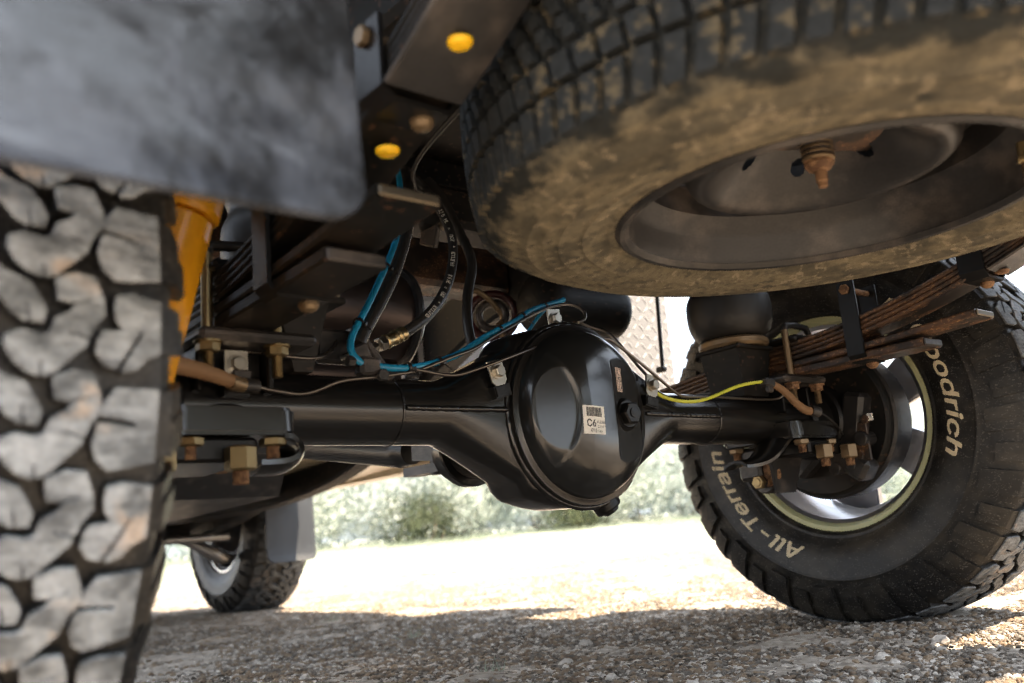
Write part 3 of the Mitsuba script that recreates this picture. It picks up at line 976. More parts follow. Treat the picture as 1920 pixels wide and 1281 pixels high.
# ------------------------------------------------------------------ leaf springs, one each side
SPX0, LW = 0.545, 0.066


RISE = [0.38]


def leaf_z(y, k):
    a = np.minimum(np.abs(y), .62)
    main = np.where(np.asarray(y) > 0, -0.12 * np.abs(y), RISE[0] * a * a + (np.abs(y) - a) * 0.47)      # the front half hangs lower, down to its fixed eye
    if k < 4:
        return 0.526 + main - k * 0.0086
    if k == 4:
        return 0.4900 + np.where(np.asarray(y) > 0, -0.12 * np.abs(y), 0.10 * y * y)
    return 0.4768 + np.where(np.asarray(y) > 0, -0.12 * np.abs(y), 0.03 * y * y)


def leaf_spring(side, label):
    k = thing('leaf_spring', label, parent=TRUCK)
    x = side * SPX0
    RISE[0] = 0.38 if side > 0 else 0.47      # the near spring is arched a little more
    for i, end in enumerate((.70, .66, .61, .52, .415, .325)):
        y = np.linspace(-end, end * (1.05 if i < 4 else 1.0), 41)
        z = leaf_z(y, i)
        t = .0078 if i < 4 else (.012 if i == 4 else .014)
        m = strip(np.stack([y * 0 + x, y, z], 1), (1, 0, 0), LW - .0008 * (i % 2), t)
        obj('leaf', m, 'rusty_steel' if side > 0 else 'spring_dark', k, smooth=30)
        if i >= 4:                                   # bare cut end
            for e in (-end, end):
                obj('leaf_end', rbox((x - LW / 2 + .003, e - .004 if e < 0 else e, leaf_z(e, i) - t / 2 + .001), (x + LW / 2 - .003, e if e < 0 else e + .004, leaf_z(e, i) + t / 2 - .001), .002), 'dull_zinc' if i == 4 else 'dusty_black', k, smooth=False, label='bare metal cut end of a helper leaf')
    # clamps: a strap round the pack with its bolt and spacer plate
    for yc, zb, zt, w, th in ((-.21, .4685, .612, .032, .005), (-.425, leaf_z(-.425, 3) - .0115, .650, .040, .005)):
        out = LW / 2 + th + .001
        sec = Polygon([(-out, zt), (-out, zb + .012), (-out + .012, zb), (out - .012, zb), (out, zb + .012), (out, zt), (out - th, zt), (out - th, zb + .012 + th * .4), (out - .013, zb + th), (-out + .013, zb + th), (-out + th, zb + .012 + th * .4), (-out + th, zt)])
        m = extrude(sec, w, .0008)
        obj('clamp', basis(m, (x, yc + w / 2, 0), (1, 0, 0), (0, 0, 1), (0, -1, 0)), 'satin_black', k, smooth=30)
        bm = 'rust' if side > 0 else 'dirty_ring'
        obj('clamp_rivet', orient(lathe([(1e-5, 0), (.0105, 0), (.0105, .003), (.008, .007), (.004, .009), (1e-5, .0095)], 20), (x + .012, yc, zb), (0, 0, -1)), bm, k, smooth=30)
        obj('clamp_bolt', cat(cyl((x - out - .004, yc, zt - .014), (x + out + .004, yc, zt - .014), .0055, 12), hexa((x + out, yc, zt - .014), (1, 0, 0), .0095, .007), hexa((x - out, yc, zt - .014), (-1, 0, 0), .0095, .007)), bm, k, smooth=30)
    # plate below the main leaves with coloured plugs
    y = np.linspace(-.60, -.448, 12)
    obj('helper_plate', strip(np.stack([y * 0 + x, y, leaf_z(y, 3) - .0082], 1), (1, 0, 0), .078, .006), 'dusty_black', k, smooth=30)
    for yp in (-.388, -.500) if side < 0 else (-.455,):
        z = leaf_z(yp, 3) - .0112
        obj('plug', orient(lathe([(1e-5, 0), (.0105, 0), (.0105, .002), (.008, .005), (1e-5, .006)], 20), (x, yp, z), (0, 0, -1)), 'yellow_rubber' if side < 0 else 'rust', k, smooth=40, label='bright yellow rubber plug' if side < 0 else 'rusty plug')
    obj('spring_eye', cyl((x - .034, -.715, leaf_z(-.715, 0)), (x + .034, -.715, leaf_z(-.715, 0)), .022), 'dusty_black', k, smooth=30)
    obj('spring_eye', cyl((x - .034, .73, .445), (x + .034, .73, .445), .022), 'dusty_black', k, smooth=30)
    obj('shackle', cat(rbox((x - .045, -.735, .69), (x - .037, -.69, .92), .003), rbox((x + .037, -.735, .69), (x + .045, -.69, .92), .003)), 'chassis_black', k, smooth=30)
    # seat: cross plate, U bolts with nuts, perch on the axle
    sx = side
    xa, xb = sorted((side * .598, side * .462))
    obj('seat_plate', rbox((xa - .0, -.094, .4555), (xb, .094, .4695), .005), 'dusty_black', k, smooth=30)
    obj('seat_plate', rbox((x - .040, -.10, .5312), (x + .040, .10, .5440), .004), 'satin_black', k, smooth=30)
    for yy in (-.078, .078):
        for xx in (x - .0395, x + .0395):
            obj('u_bolt', cat(cyl((xx, yy, .4555), (xx, yy, .556), .0062, 14), thread((xx, yy, .4555), (0, 0, -1), .0062, .036)), 'yellow_zinc' if side < 0 else 'dirty_ring', k, smooth=35)
            obj('nut', cat(hexa((xx, yy, .4550), (0, 0, -1), .0128, .0115), orient(lathe([(1e-5, 0), (.0150, 0), (.0150, .002), (1e-5, .002)], 24), (xx, yy, .4556), (0, 0, -1))), 'yellow_zinc' if side < 0 else 'rust', k, smooth=30)
        obj('u_bolt_bend', tube([(x - .0395, yy, .552), (x - .034, yy, .564), (x, yy, .567), (x + .034, yy, .564), (x + .0395, yy, .552)], .0062, 12), 'dusty_black', k, smooth=50)
    pw = .042
    obj('perch', cat(rbox((x - .045, -.058, .405), (x - .037, .058, .4553), .002), rbox((x + .037, -.058, .405), (x + .045, .058, .4553), .002), rbox((x - .037, -.040, .425), (x + .037, .040, .4553), .002)), 'satin_black', k, smooth=30)
    # lower plate: pressed channel hooked round the tube, with its nuts
    sgn = side
    pl = affinity.scale(sbox(-.632, -.088, -.484, .088).buffer(-.022).buffer(.022, quad_segs=6), sgn * -1, 1, origin=(0, 0))
    if not pl.exterior.is_ccw:
        pl = Polygon(list(pl.exterior.coords)[::-1])
    slab = extrude(pl, .031, .004)
    hump = trimesh.creation.icosphere(3, 1.0)
    hump.apply_scale([.038, .080, .012])
    obj('lower_plate', cat(shift(slab, (0, 0, .3545)), shift(hump, (sgn * .557, 0, .384))), 'gloss_black', k, smooth=40, label='glossy black forged plate clamped under the axle tube')
    if side < 0:
        hp = spline([(-.505, -.045, .366), (-.484, -.050, .362), (-.472, -.055, .346), (-.474, -.058, .330), (-.488, -.060, .3175), (-.508, -.060, .3125), (-.530, -.058, .3125)], 40)
    else:
        hp = spline([(.520, -.030, .372), (.494, -.030, .368), (.470, -.028, .350), (.446, -.024, .333), (.424, -.015, .325), (.402, -.004, .3235)], 40)
    tg = np.gradient(hp, axis=0)
    tg /= np.linalg.norm(tg, axis=1, keepdims=True)
    nn = np.cross(tg, [0, 1.0, 0])
    nn /= np.linalg.norm(nn, axis=1, keepdims=True)
    if side > 0:
        nn = -nn
    u = np.linspace(-1, 1, 13)
    wd = np.interp(np.arange(40), [0, 10, 30, 39], [.040, .034, .030, .026])[:, None]
    outer = hp[:, None] + np.stack([u * 0, u, u * 0], -1)[None] * wd[..., None] + nn[:, None] * (-.010 * u[None, :, None] ** 2)
    inner = outer - nn[:, None] * .0055
    n, kk = outer.shape[:2]
    a, b = np.meshgrid(np.arange(n - 1), np.arange(kk - 1), indexing='ij')
    q = np.stack([a * kk + b, a * kk + b + 1, (a + 1) * kk + b + 1, (a + 1) * kk + b], -1).reshape(-1, 4)
    fs = np.vstack([q[:, [0, 1, 2]], q[:, [0, 2, 3]]])
    rim_i = np.r_[np.arange(kk), np.arange(1, n) * kk + kk - 1, (n - 1) * kk + np.arange(kk - 2, -1, -1), np.arange(n - 2, 0, -1) * kk]
    r2 = np.roll(rim_i, -1)
    N = n * kk
    side_f = np.vstack([np.stack([rim_i, r2, r2 + N], 1), np.stack([rim_i, r2 + N, rim_i + N], 1)])
    hm = trimesh.Trimesh(np.vstack([outer.reshape(-1, 3), inner.reshape(-1, 3)]), np.vstack([fs, fs[:, ::-1] + N, side_f]), process=False)
    hm.fix_normals()
    obj('plate_horn', hm, 'gloss_black', k, smooth=50, label='curved glossy horn of the clamp plate')
    obj('lower_web', rbox((min(sgn * .640, sgn * .53), -.078, .326), (max(sgn * .640, sgn * .53), .078, .3531), .004), 'satin_black', k, smooth=30)
    for xx, yy, zz, r, h, cm in ((.604, -.074, .3530, .0145, .010, 'zinc_y'), (.512, -.074, .3530, .0145, .010, 'zinc_y'), (.556, -.090, .3415, .0165, .026, 'big'), (.640, -.090, .3415, .0165, .026, 'big'), (.604, .07, .3530, .0145, .010, 'zinc_y'), (.512, .07, .3530, .0145, .010, 'zinc_y')):
        mm = 'yellow_zinc' if side < 0 else 'dirty_ring'
        obj('nut', hexa((sgn * xx, yy, zz), (0, 0, -1), r, h), mm, k, smooth=30)
        obj('bolt_end', thread((sgn * xx, yy, zz - h), (0, 0, -1), r * .52, .014), 'rust', k, smooth=35)
    return k


leaf_spring(-1, 'near leaf spring running up past the mud flap with yellow plugs')
RS = leaf_spring(1, 'rusty far leaf spring with stacked leaves in front of the lettered wheel')

# air springs above the axle
for side in (-1, 1):
    k = thing('air_spring', 'black rubber air spring bellows on a tan ring' if side > 0 else None, parent=TRUCK)
    x = side * .452
    pr = [(1e-5, -.06), (.052, -.06), (.068, -.05), (.077, -.03), (.079, -.005), (.076, .02), (.069, .035), (.072, .05), (.077, .065), (.077, .085), (.066, .11), (.03, .12), (1e-5, .12)]
    pts = spline(pr, 60)
    pts[:, 0] = np.maximum(pts[:, 0], 1e-5)
    obj('bellows', shift(lathe(pts, 64), (x, 0.0, .608)), 'soft_rubber', k, smooth=True)
    obj('clamp_ring', shift(lathe([(.050, 0), (.060, -.001), (.0645, .004), (.0645, .012), (.060, .016), (.050, .016)], 64), (x, 0, .531)), 'dirty_ring', k, smooth=40)
    w = (.05, .036) if side > 0 else (.034, .012)
    obj('bracket', cat(rbox((x - .055, -.05, .523), (x + .055, .05, .531), .002), hull([(x + a, b, c) for c, ww, d in ((.5235, w[0], .042), (.437, w[1], .036)) for a in (-ww, ww) for b in (-d, d)])), 'chassis_black', k, smooth=30)

# ------------------------------------------------------------------ brakes of the far wheel
k = thing('drum_brake', 'dark brake drum and hub inside the far wheel', parent=TRUCK)
obj('backing_plate', lathe_x([(.702, .012), (.702, .060), (.699, .085), (.703, .115), (.701, .142), (.707, .149), (.716, .1505), (.719, .146)], 96).apply_translation([0, 0, AXZ]), 'chassis_black', k, smooth=40)
obj('drum', lathe_x([(.7195, .148), (.723, .1545), (.737, .1545), (.739, .152), (.785, .151), (.790, .140), (.790, .02)], 96).apply_translation([0, 0, AXZ]), 'dusty_black', k, smooth=40)
cal = [obox((.690, -.085, .385), (1, 0, 0), (0, .97, .25), (0, -.25, .97), (.045, .045, .115), .008), obox((.688, -.062, .315), (1, 0, 0), (0, .8, .6), (0, -.6, .8), (.05, .10, .045), .008),
       cyl((.66, -.105, .35), (.70, -.105, .35), .014), cyl((.655, -.045, .300), (.70, -.045, .300), .012), cyl((.66, -.075, .302), (.70, -.075, .302), .011), obox((.685, .02, .33), (1, 0, 0), (0, .8, -.6), (0, .6, .8), (.04, .09, .05), .008)]
obj('wheel_cylinder', cat(cal), 'dusty_black', k, smooth=30)
obj('cable_bracket', cat(obox((.672, -.100, .345), (1, 0, 0), (0, 1, 0), (0, 0, 1), (.006, .035, .075), .002), hexa((.672, -.118, .385), (-1, 0, 0), .009, .008), hexa((.672, -.095, .320), (-1, 0, 0), .011, .009)), 'rusty_steel', k, smooth=30)
obj('clip', obox((.668, -.128, .388), (1, 0, 0), (0, 1, 0), (0, 0, 1), (.004, .012, .014), .001), 'label_white', k, smooth=False, label='small white clip')
obj('hub_collar', cat(cyl((.60, 0, AXZ), (.702, 0, AXZ), .058, 48), cyl((.66, 0, AXZ), (.70, 0, AXZ), .075, 48)), 'satin_black', k, smooth=40)
for side in (-1, 1):
    if side < 0:
        obj('hub_collar', cat(cyl((-.60, 0, AXZ), (-.76, 0, AXZ), .058, 48), cyl((-.70, 0, AXZ), (-.78, 0, AXZ), .145, 64)), 'satin_black', k, smooth=40)
# shock absorbers: lower mount and body
for side in (-1, 1):
    k = thing('shock_absorber', 'yellow painted shock absorber beside the near tyre' if side < 0 else 'far shock absorber mounted low beside the rusty spring plate', parent=TRUCK)
    if side < 0:
        b, t = np.array([-.712, -.155, .270]), np.array([-.612, -.15, .66])
    else:
        b, t = np.array([.556, .03, .285]), np.array([.575, .10, .72])
    d = (t - b) / np.linalg.norm(t - b)
    obj('body', cat(cyl(b + d * .03, b + d * .30, .0305, 40)), 'yellow_paint' if side < 0 else 'satin_black', k, smooth=40)
    obj('dust_cover', cyl(b + d * .302, b + d * .45, .0355, 40), 'yellow_paint' if side < 0 else 'satin_black', k, smooth=40)
    obj('mount_eye', cat(cyl(b + (-.026, 0, 0), b + (.026, 0, 0), .022), cyl(b + (-.036, 0, 0), b + (.036, 0, 0), .011, 16)), 'dusty_black', k, smooth=40)
    if side > 0:
        obj('bush', cyl(b + (-.030, -.012, .014), b + (-.018, -.012, .014), .024), 'rust', k, smooth=40, label='rusty bush of the lower shock mount')
        obj('mount_bolt', cat(hexa(b + (-.036, 0, 0), (-1, 0, 0), .0135, .012), cyl(b + (-.05, 0, 0), b + (-.03, 0, 0), .008)), 'yellow_zinc', k, smooth=30)
        obj('mount_bracket', cat(hull([(.50, -.01, .352), (.62, -.01, .352), (.525, -.0, .262), (.585, 0, .262), (.50, -.004, .352), (.62, -.004, .352), (.525, .006, .262), (.585, .006, .262)]), obox((.56, .05, .32), (1, 0, 0), (0, 1, 0), (0, 0, 1), (.09, .05, .06), .006)), 'dusty_black', k, smooth=30)

# ------------------------------------------------------------------ pipes, hoses and cables on the axle
PIPES = thing('brake_pipes', 'thin steel brake pipes clipped along the rear axle', parent=TRUCK)
for pts in ([(-0.541, -0.065, 0.412), (-0.525, -0.062, 0.412), (-0.51, -0.058, 0.41), (-0.489, -0.055, 0.408), (-0.468, -0.052, 0.407), (-0.447, -0.052, 0.411), (-0.427, -0.055, 0.419), (-0.407, -0.058, 0.425), (-0.362, -0.058, 0.431), (-0.334, -0.057, 0.436), (-0.304, -0.055, 0.442), (-0.239, -0.05, 0.466), (-0.202, -0.045, 0.479), (-0.16, -0.035, 0.5), (-0.102, -0.015, 0.527), (-0.04, 0.005, 0.556), (0.031, 0.03, 0.583), (0.073, 0.03, 0.588), (0.086, 0.02, 0.575), (0.061, 0.01, 0.553)], [(-0.305, -0.056, 0.443), (-0.28, -0.055, 0.441), (-0.246, -0.055, 0.439), (-0.222, -0.06, 0.444), (-0.18, -0.066, 0.458), (-0.104, -0.06, 0.484), (-0.037, -0.052, 0.507), (-0.018, -0.05, 0.511), (0.056, -0.05, 0.512), (0.075, -0.05, 0.507), (0.138, -0.062, 0.462), (0.197, -0.062, 0.428), (0.219, -0.06, 0.424), (0.284, -0.058, 0.426), (0.474, -0.06, 0.428), (0.486, -0.065, 0.432), (0.496, -0.07, 0.44)], [(0.077, 0.02, 0.556), (0.103, 0.01, 0.545), (0.116, 0.0, 0.537), (0.123, -0.02, 0.511), (0.134, -0.04, 0.476), (0.139, -0.055, 0.455)], [(-0.558, -0.04, 0.456), (-0.48, -0.04, 0.454), (-0.437, -0.035, 0.455), (-0.418, -0.03, 0.462), (-0.401, -0.02, 0.474), (-0.387, 0.0, 0.493)]):
    obj('pipe', tube(spline(pts, 90), .0024, 10), 'pipe_steel', PIPES, smooth=50)
HOSES = thing('hoses', 'loom of black hoses hanging in front of the axle', parent=TRUCK)
BLUE = spline([(-0.197, 0.12, 0.813), (-0.207, 0.1, 0.743), (-0.247, 0.06, 0.663), (-0.301, 0.02, 0.589), (-0.357, -0.02, 0.52), (-0.386, -0.04, 0.485), (-0.394, -0.05, 0.463), (-0.386, -0.055, 0.449), (-0.363, -0.055, 0.445), (-0.332, -0.055, 0.444), (-0.292, -0.05, 0.45), (-0.247, -0.04, 0.463), (-0.202, -0.03, 0.482), (-0.152, -0.02, 0.509), (-0.08, 0.0, 0.541), (-0.031, 0.02, 0.566), (0.048, 0.05, 0.594), (0.081, 0.06, 0.606)], 160)
obj('breather_hose', tube(BLUE, .0046, 14), 'blue_plastic', HOSES, smooth=50, label='bright blue breather hose')
obj('breather_hose', tube(spline([(-0.03, 0.03, 0.535), (-0.017, 0.03, 0.551), (0.002, 0.03, 0.569), (0.038, 0.05, 0.588)], 24), .0030, 10), 'blue_plastic', HOSES, smooth=50, label='short second piece of blue hose')
HARN = spline([(-0.156, 0.16, 0.831), (-0.171, 0.13, 0.755), (-0.212, 0.09, 0.678), (-0.264, 0.05, 0.601), (-0.318, 0.01, 0.539), (-0.355, -0.02, 0.501), (-0.376, -0.035, 0.475)], 110)
obj('wiring_loom', tube(HARN, .0095 + .0003 * np.sin(np.arange(110) * 2.4), 14), 'hose_rubber', HOSES, smooth=60, label='black sleeved wiring loom beside the blue hose')
a, b, c = 0.0095, 0, 0
stit = [HARN[i] + np.array([.0085, -.004, .0]) for i in range(len(HARN))]
obj('stitching', cat([tube([stit[i], stit[i] * .4 + stit[i + 1] * .6], .0009, 5) for i in range(0, 108)]), 'print_white', HOSES, smooth=False, kind='stuff', label='dotted pale seam of the loom')
TEXTH = spline([(-0.122, 0.2, 0.847), (-0.092, 0.19, 0.816), (-0.084, 0.16, 0.764), (-0.091, 0.13, 0.709), (-0.118, 0.1, 0.651), (-0.164, 0.06, 0.597), (-0.212, 0.03, 0.552), (-0.255, 0.01, 0.522), (-0.286, 0.0, 0.504)], 160)
obj('brake_hose', tube(TEXTH, .0078, 18), 'hose_rubber', HOSES, smooth=50, label='black brake hose with white printing')
obj('vent_hose', tube(spline([(-0.055, 0.24, 0.862), (-0.032, 0.22, 0.814), (-0.022, 0.2, 0.759), (-0.023, 0.18, 0.723), (-0.03, 0.16, 0.684), (-0.055, 0.14, 0.638), (-0.087, 0.11, 0.586), (-0.095, 0.1, 0.552), (-0.097, 0.09, 0.521)], 100), .0085 , 16), 'hose_rubber', HOSES, smooth=50, label='plain black hose right of the printed one')
fp = [(-0.286, 0.0, 0.504), (-0.322, -0.005, 0.487)]
f0, f1 = np.array(fp[0]), np.array(fp[1])
d = (f1 - f0) / np.linalg.norm(f1 - f0)
L = np.linalg.norm(f1 - f0)
obj('hose_fitting', orient(lathe([(1e-5, -.004), (.0095, -.004), (.0102, 0), (.0088, .004), (.0104, .008), (.0088, .012), (.0104, .016), (.0088, .020), (.0095, .026), (.0105, .032), (.0085, .036), (1e-5, .036)], 24), f0, d), 'brass', HOSES, smooth=35, label='ribbed brass hose fitting')
obj('hose_nut', cat(hexa(f1 - d * .006, d, .0105, .012), hexa(f1 + d * .010, d, .0075, .012), tube(spline([(-0.345, -0.01, 0.479), (-0.376, -0.02, 0.467), (-0.392, -0.02, 0.46)], 12), .0028, 8)), 'zinc', HOSES, smooth=30)
# printing on the brake hose
tot = np.r_[0, np.cumsum(np.linalg.norm(np.diff(TEXTH, axis=0), axis=1))]
txt, s = [], .10
for ch in '1/8 HL  =  OOT  *  KY11/00     1/8 HL  =  OOT  *  KY11/06':
    if ch != ' ' and s < tot[-1] - .01:
        i = np.searchsorted(tot, s)
        p, tg = TEXTH[i], TEXTH[min(i + 1, 159)] - TEXTH[i - 1]
        tg /= np.linalg.norm(tg)
        n = CAM - p
        n -= tg * (n @ tg)
        n /= np.linalg.norm(n)
        q = meshkit.text_mesh(ch, .0062, .0004, bold=True)
        q.apply_translation([0, -.003, 0])
        txt.append(basis(q, p + n * .0076, tg, np.cross(n, tg), n))
    s += .0058
obj('printing', cat(txt), 'print_white', HOSES, smooth=False, label='white printing along the brake hose')
# cable ties on the blue hose
for i in (33, 52, 86, 97, 122, 133, 146):
    p = (BLUE[i] + (HARN[int(i * .62)] if i < 60 else BLUE[i])) / 2 if i < 60 else BLUE[i]
    tg = BLUE[i + 1] - BLUE[i - 1]
    wide = .0125 if i < 60 else .0072
    obj('cable_tie', cat(orient(lathe([(.006, -.002), (.0074, -.002), (.0074, .002), (.006, .002)], 16), BLUE[i], tg), obox(BLUE[i] + (.006, -.004, -.002), *frame(tg), (.007, .005, .007), .001), cyl(BLUE[i] + (.004, -.004, -.002), BLUE[i] + (.014, -.010, -.012), .0010, 6)), 'plastic_black', HOSES, smooth=30)
CAB = thing('brake_cable', 'brown brake hose to the far wheel', parent=TRUCK)
obj('yellow_cable', tube(spline([(0.143, -0.05, 0.448), (0.159, -0.052, 0.429), (0.193, -0.055, 0.419), (0.24, -0.058, 0.417), (0.296, -0.06, 0.428), (0.348, -0.068, 0.444), (0.386, -0.075, 0.451), (0.414, -0.08, 0.454)], 70), .0030, 10), 'yellow_cable', CAB, smooth=50, label='yellow green cable along the right axle tube')
obj('connector', cat(obox((.421, -.083, .4515), (.97, -.2, -.1), (.2, .97, 0), (.1, 0, .97), (.026, .016, .015), .003), obox((.421, -.085, .440), (1, 0, 0), (0, 1, 0), (0, 0, 1), (.014, .010, .012), .002)), 'dusty_black', CAB, smooth=30)
obj('brown_hose', tube(spline([(0.434, -0.085, 0.448), (0.449, -0.09, 0.44), (0.463, -0.095, 0.427), (0.48, -0.1, 0.41), (0.511, -0.105, 0.399)], 50), np.linspace(.0062, .0078, 50), 14), 'dirty_hose', CAB, smooth=50, label='dirty brown rubber hose')
obj('hose_tip', tube([(0.508, -0.105, 0.4), (0.525, -0.11, 0.397)], .0098, 14), 'dusty_black', CAB, smooth=40)
obj('wire', tube(spline([(0.525, -0.11, 0.397), (0.582, -0.1, 0.383), (0.645, -0.08, 0.361)], 20), .0022, 8), 'soft_rubber', CAB, smooth=50)
LH = thing('brake_hose', 'dirty yellowish brake hose leading to the near wheel', parent=TRUCK)
obj('hose', tube(spline([(-0.552, -0.07, 0.414), (-0.571, -0.08, 0.416), (-0.596, -0.1, 0.417), (-0.623, -0.12, 0.417), (-0.65, -0.14, 0.417)], 40), np.linspace(.0075, .0095, 40), 14), 'dirty_hose', LH, smooth=50)
obj('ferrule', tube([(-.558, -.072, .413), (-.541, -.066, .412)], .0085, 14), 'dirty_ring', LH, smooth=40)
# pipe brackets
for (x, y, z), lean in (((-.545, -.060, .436), 0.0), ((-.172, -.058, .447), 0.25), ((.139, -.062, .440), -0.2), ((.006, .006, .553), 0.1)):
    b = thing('pipe_bracket', None, parent=TRUCK)
    ex = np.array([1, 0, lean])
    ex /= np.linalg.norm(ex)
    ez = np.array([0, -1.0, 0])
    ey = np.cross(ez, ex)
    pl = Polygon([(-.0135, .016), (.0135, .016), (.0135, -.013), (.008, -.019), (-.008, -.019), (-.0135, -.013)])
    obj('tab', basis(extrude(pl, .0035, .0006), (x, y + .004, z), ex, ey, ez), 'zinc', b, smooth=30)
    obj('leg', basis(extrude(Polygon([(-.0145, -.019), (.0145, -.019), (.0145, -.036), (-.0145, -.036)]), .016, .002), (x, y + .014, z), ex, ey, ez), 'satin_black', b, smooth=30)
    obj('bolt', cat(basis(hexa((0, 0, 0), (0, 0, 1), .0085, .0085), (x, y, z), ex, ey, ez), basis(lathe([(1e-5, 0), (.0108, 0), (.0108, .0016), (1e-5, .002)], 20), (x, y + .0004, z), ex, ey, ez)), 'zinc', b, smooth=30)
obj('pipe_clip', cat(cyl((-.553, -.0655, .412), (-.522, -.0625, .412), .0085), obox((-.54, -.06, .420), (1, 0, 0), (0, 1, 0), (0, 0, 1), (.022, .008, .02), .002)), 'dusty_black', TRUCK, smooth=30)
obj('pipe_union', cat(obox((-.372, -.050, .444), (1, 0, 0), (0, 1, 0), (0, 0, 1), (.030, .020, .024), .004), obox((-.378, -.045, .460), (.9, 0, .4), (0, 1, 0), (-.4, 0, .9), (.024, .012, .028), .003), hexa((-.36, -.060, .432), (0, -1, 0), .008, .008), hexa((-.392, -.052, .450), (-1, 0, 0), .007, .010)), 'dusty_black', TRUCK, smooth=30)
obj('hose_saddle', cat(obox((-.345, -.01, .470), (.8, 0, .6), (0, 1, 0), (-.6, 0, .8), (.012, .03, .085), .003), obox((-.395, -.005, .478), (1, 0, 0), (0, 1, 0), (0, 0, 1), (.05, .012, .045), .004)), 'dusty_black', TRUCK, smooth=30)

# ------------------------------------------------------------------ mud flaps
def flap(lo, hi, y, thick, mat, label, bulge=.03, rad=.03):
    w, h = hi[0] - lo[0], hi[1] - lo[1]
    P = sbox(0, 0, w, h).buffer(-rad).buffer(rad, quad_segs=10)
    P = P.union(sbox(0, h / 2, w, h))
    nx, nz = 48, 48
    m = extrude(P, thick, .0015)
    m = m.subdivide_to_size(.03)
    v = np.array(m.vertices)
    x, z, d = lo[0] + v[:, 0], lo[1] + v[:, 1], v[:, 2]
    off = bulge * (v[:, 1] / h) ** 1.5 + .010 * meshkit.fbm(np.stack([x * 6, z * 6, x * 0], 1), 2, 7) - .012 * np.clip(1 - v[:, 1] / .06, 0, 1) ** 2
    return trimesh.Trimesh(np.stack([x, y + off - d, z], 1), m.faces, process=False)


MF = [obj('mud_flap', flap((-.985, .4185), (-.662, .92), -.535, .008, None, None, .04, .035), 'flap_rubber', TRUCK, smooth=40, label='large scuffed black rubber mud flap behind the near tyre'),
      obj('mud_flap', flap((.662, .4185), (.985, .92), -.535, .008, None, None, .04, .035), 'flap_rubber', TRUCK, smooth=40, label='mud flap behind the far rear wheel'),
      obj('mud_flap', flap((.69, .205), (.91, .60), 2.58, .012, None, None, .02, .03), 'blue_grey_rubber', TRUCK, smooth=40, label='small grey mud flap behind the far front wheel')]

# ------------------------------------------------------------------ frame, body and everything overhead
FR = thing('chassis', 'dark steel chassis rails and crossmembers', parent=TRUCK)
for s in (-1, 1):
    path = np.array([(s * .44, -1.0, .80), (s * .44, -.5, .82), (s * .44, 0, .84), (s * .44, .55, .83), (s * .44, .95, .72), (s * .43, 1.3, .55), (s * .42, 2.2, .46), (s * .40, 3.4, .47)])
    obj('rail', strip(spline(path, 60), (1, 0, 0), .07, .14, ch=.008), 'chassis_black', FR, smooth=40)
for y, z, h, d in ((-.93, .77, .10, .06), (.30, .83, .08, .10), (.62, .84, .11, .10), (1.12, .62, .10, .12), (1.9, .47, .10, .12)):
    obj('crossmember', rbox((-.41, y - d / 2, z - h / 2), (.41, y + d / 2, z + h / 2), .012), 'chassis_black' if y != .62 else 'rusty_steel', FR, smooth=30)
obj('spare_carrier_bar', cyl((-.70, -.50, .73), (-.405, -.485, .715), .014), 'dirty_ring', FR, smooth=40, label='brown bar end above the spare wheel')
obj('hose_bracket', cat(obox((-.06, .26, .845), (.9, .3, .2), (-.3, .95, 0), (-.2, 0, .97), (.09, .04, .012), .003), obox((-.02, .28, .80), (1, 0, 0), (0, .9, .4), (0, -.4, .9), (.012, .05, .09), .003)), 'rusty_steel', FR, smooth=30)
for bx, by, bz in ((-.09, .25, .838), (-.03, .27, .840), (-.012, .255, .79)):
    obj('bracket_bolt', cat(hexa((bx, by, bz), (0, -.3, -1), .010, .008), orient(lathe([(1e-5, 0), (.013, 0), (.013, .0015), (1e-5, .002)], 20), (bx, by, bz + .001), (0, -.3, -1))), 'dull_zinc', FR, smooth=30)
for yy in (-.62, -.30, -.02, .25):
    for s in (-1, 1):
        obj('rail_bolt', hexa((s * .475, yy, .83), (s, 0, 0), .012, .009), 'dull_zinc', FR, smooth=30)
obj('wire', tube(spline([(-.40, -.60, .80), (-.30, -.3, .775), (-.18, .1, .80), (-.02, .25, .82), (.2, .35, .80)], 50), .004, 8), 'soft_rubber', FR, smooth=50)
BED = thing('tray', 'dark underside of the load tray', parent=TRUCK)
obj('floor', rbox((-.83, -.93, .985), (.83, 1.05, 1.02), .004), 'chassis_black', BED, smooth=False)
for y in np.arange(-.8, 1.0, .3):
    obj('bearer', rbox((-.82, y - .025, .925), (.82, y + .025, .9848), .006), 'chassis_black', BED, smooth=30)
obj('side_board', rbox((-.86, -.93, .98), (-.8305, 1.05, 1.28), .006), 'cab_paint', BED, smooth=30)
obj('side_board', rbox((.8305, -.93, .98), (.86, 1.05, 1.28), .006), 'cab_paint', BED, smooth=30)
obj('tail_board', rbox((-.86, -.965, .985), (.86, -.9305, 1.28), .006), 'cab_paint', BED, smooth=30)
obj('rear_bumper', cat(rbox((-.62, -.93, .64), (.62, -.81, .80), .02)), 'chassis_black', TRUCK, smooth=30)
CABN = thing('cab', 'sand coloured cab', parent=TRUCK)
prof = [(1.40, .50), (3.0 - .45, .46), (3.0 - .42, .80), (3.1, .92), (3.5, .80), (3.62, .50), (3.72, .52), (3.74, .95), (3.6, 1.15), (2.75, 1.22), (2.35, 1.80), (1.52, 1.84), (1.40, 1.7)]
m = extrude(Polygon(prof), 1.70, .03)
obj('body_shell', basis(m, (-.85, 0, 0), (0, 1, 0), (0, 0, 1), (1, 0, 0)), 'cab_paint', CABN, smooth=30)
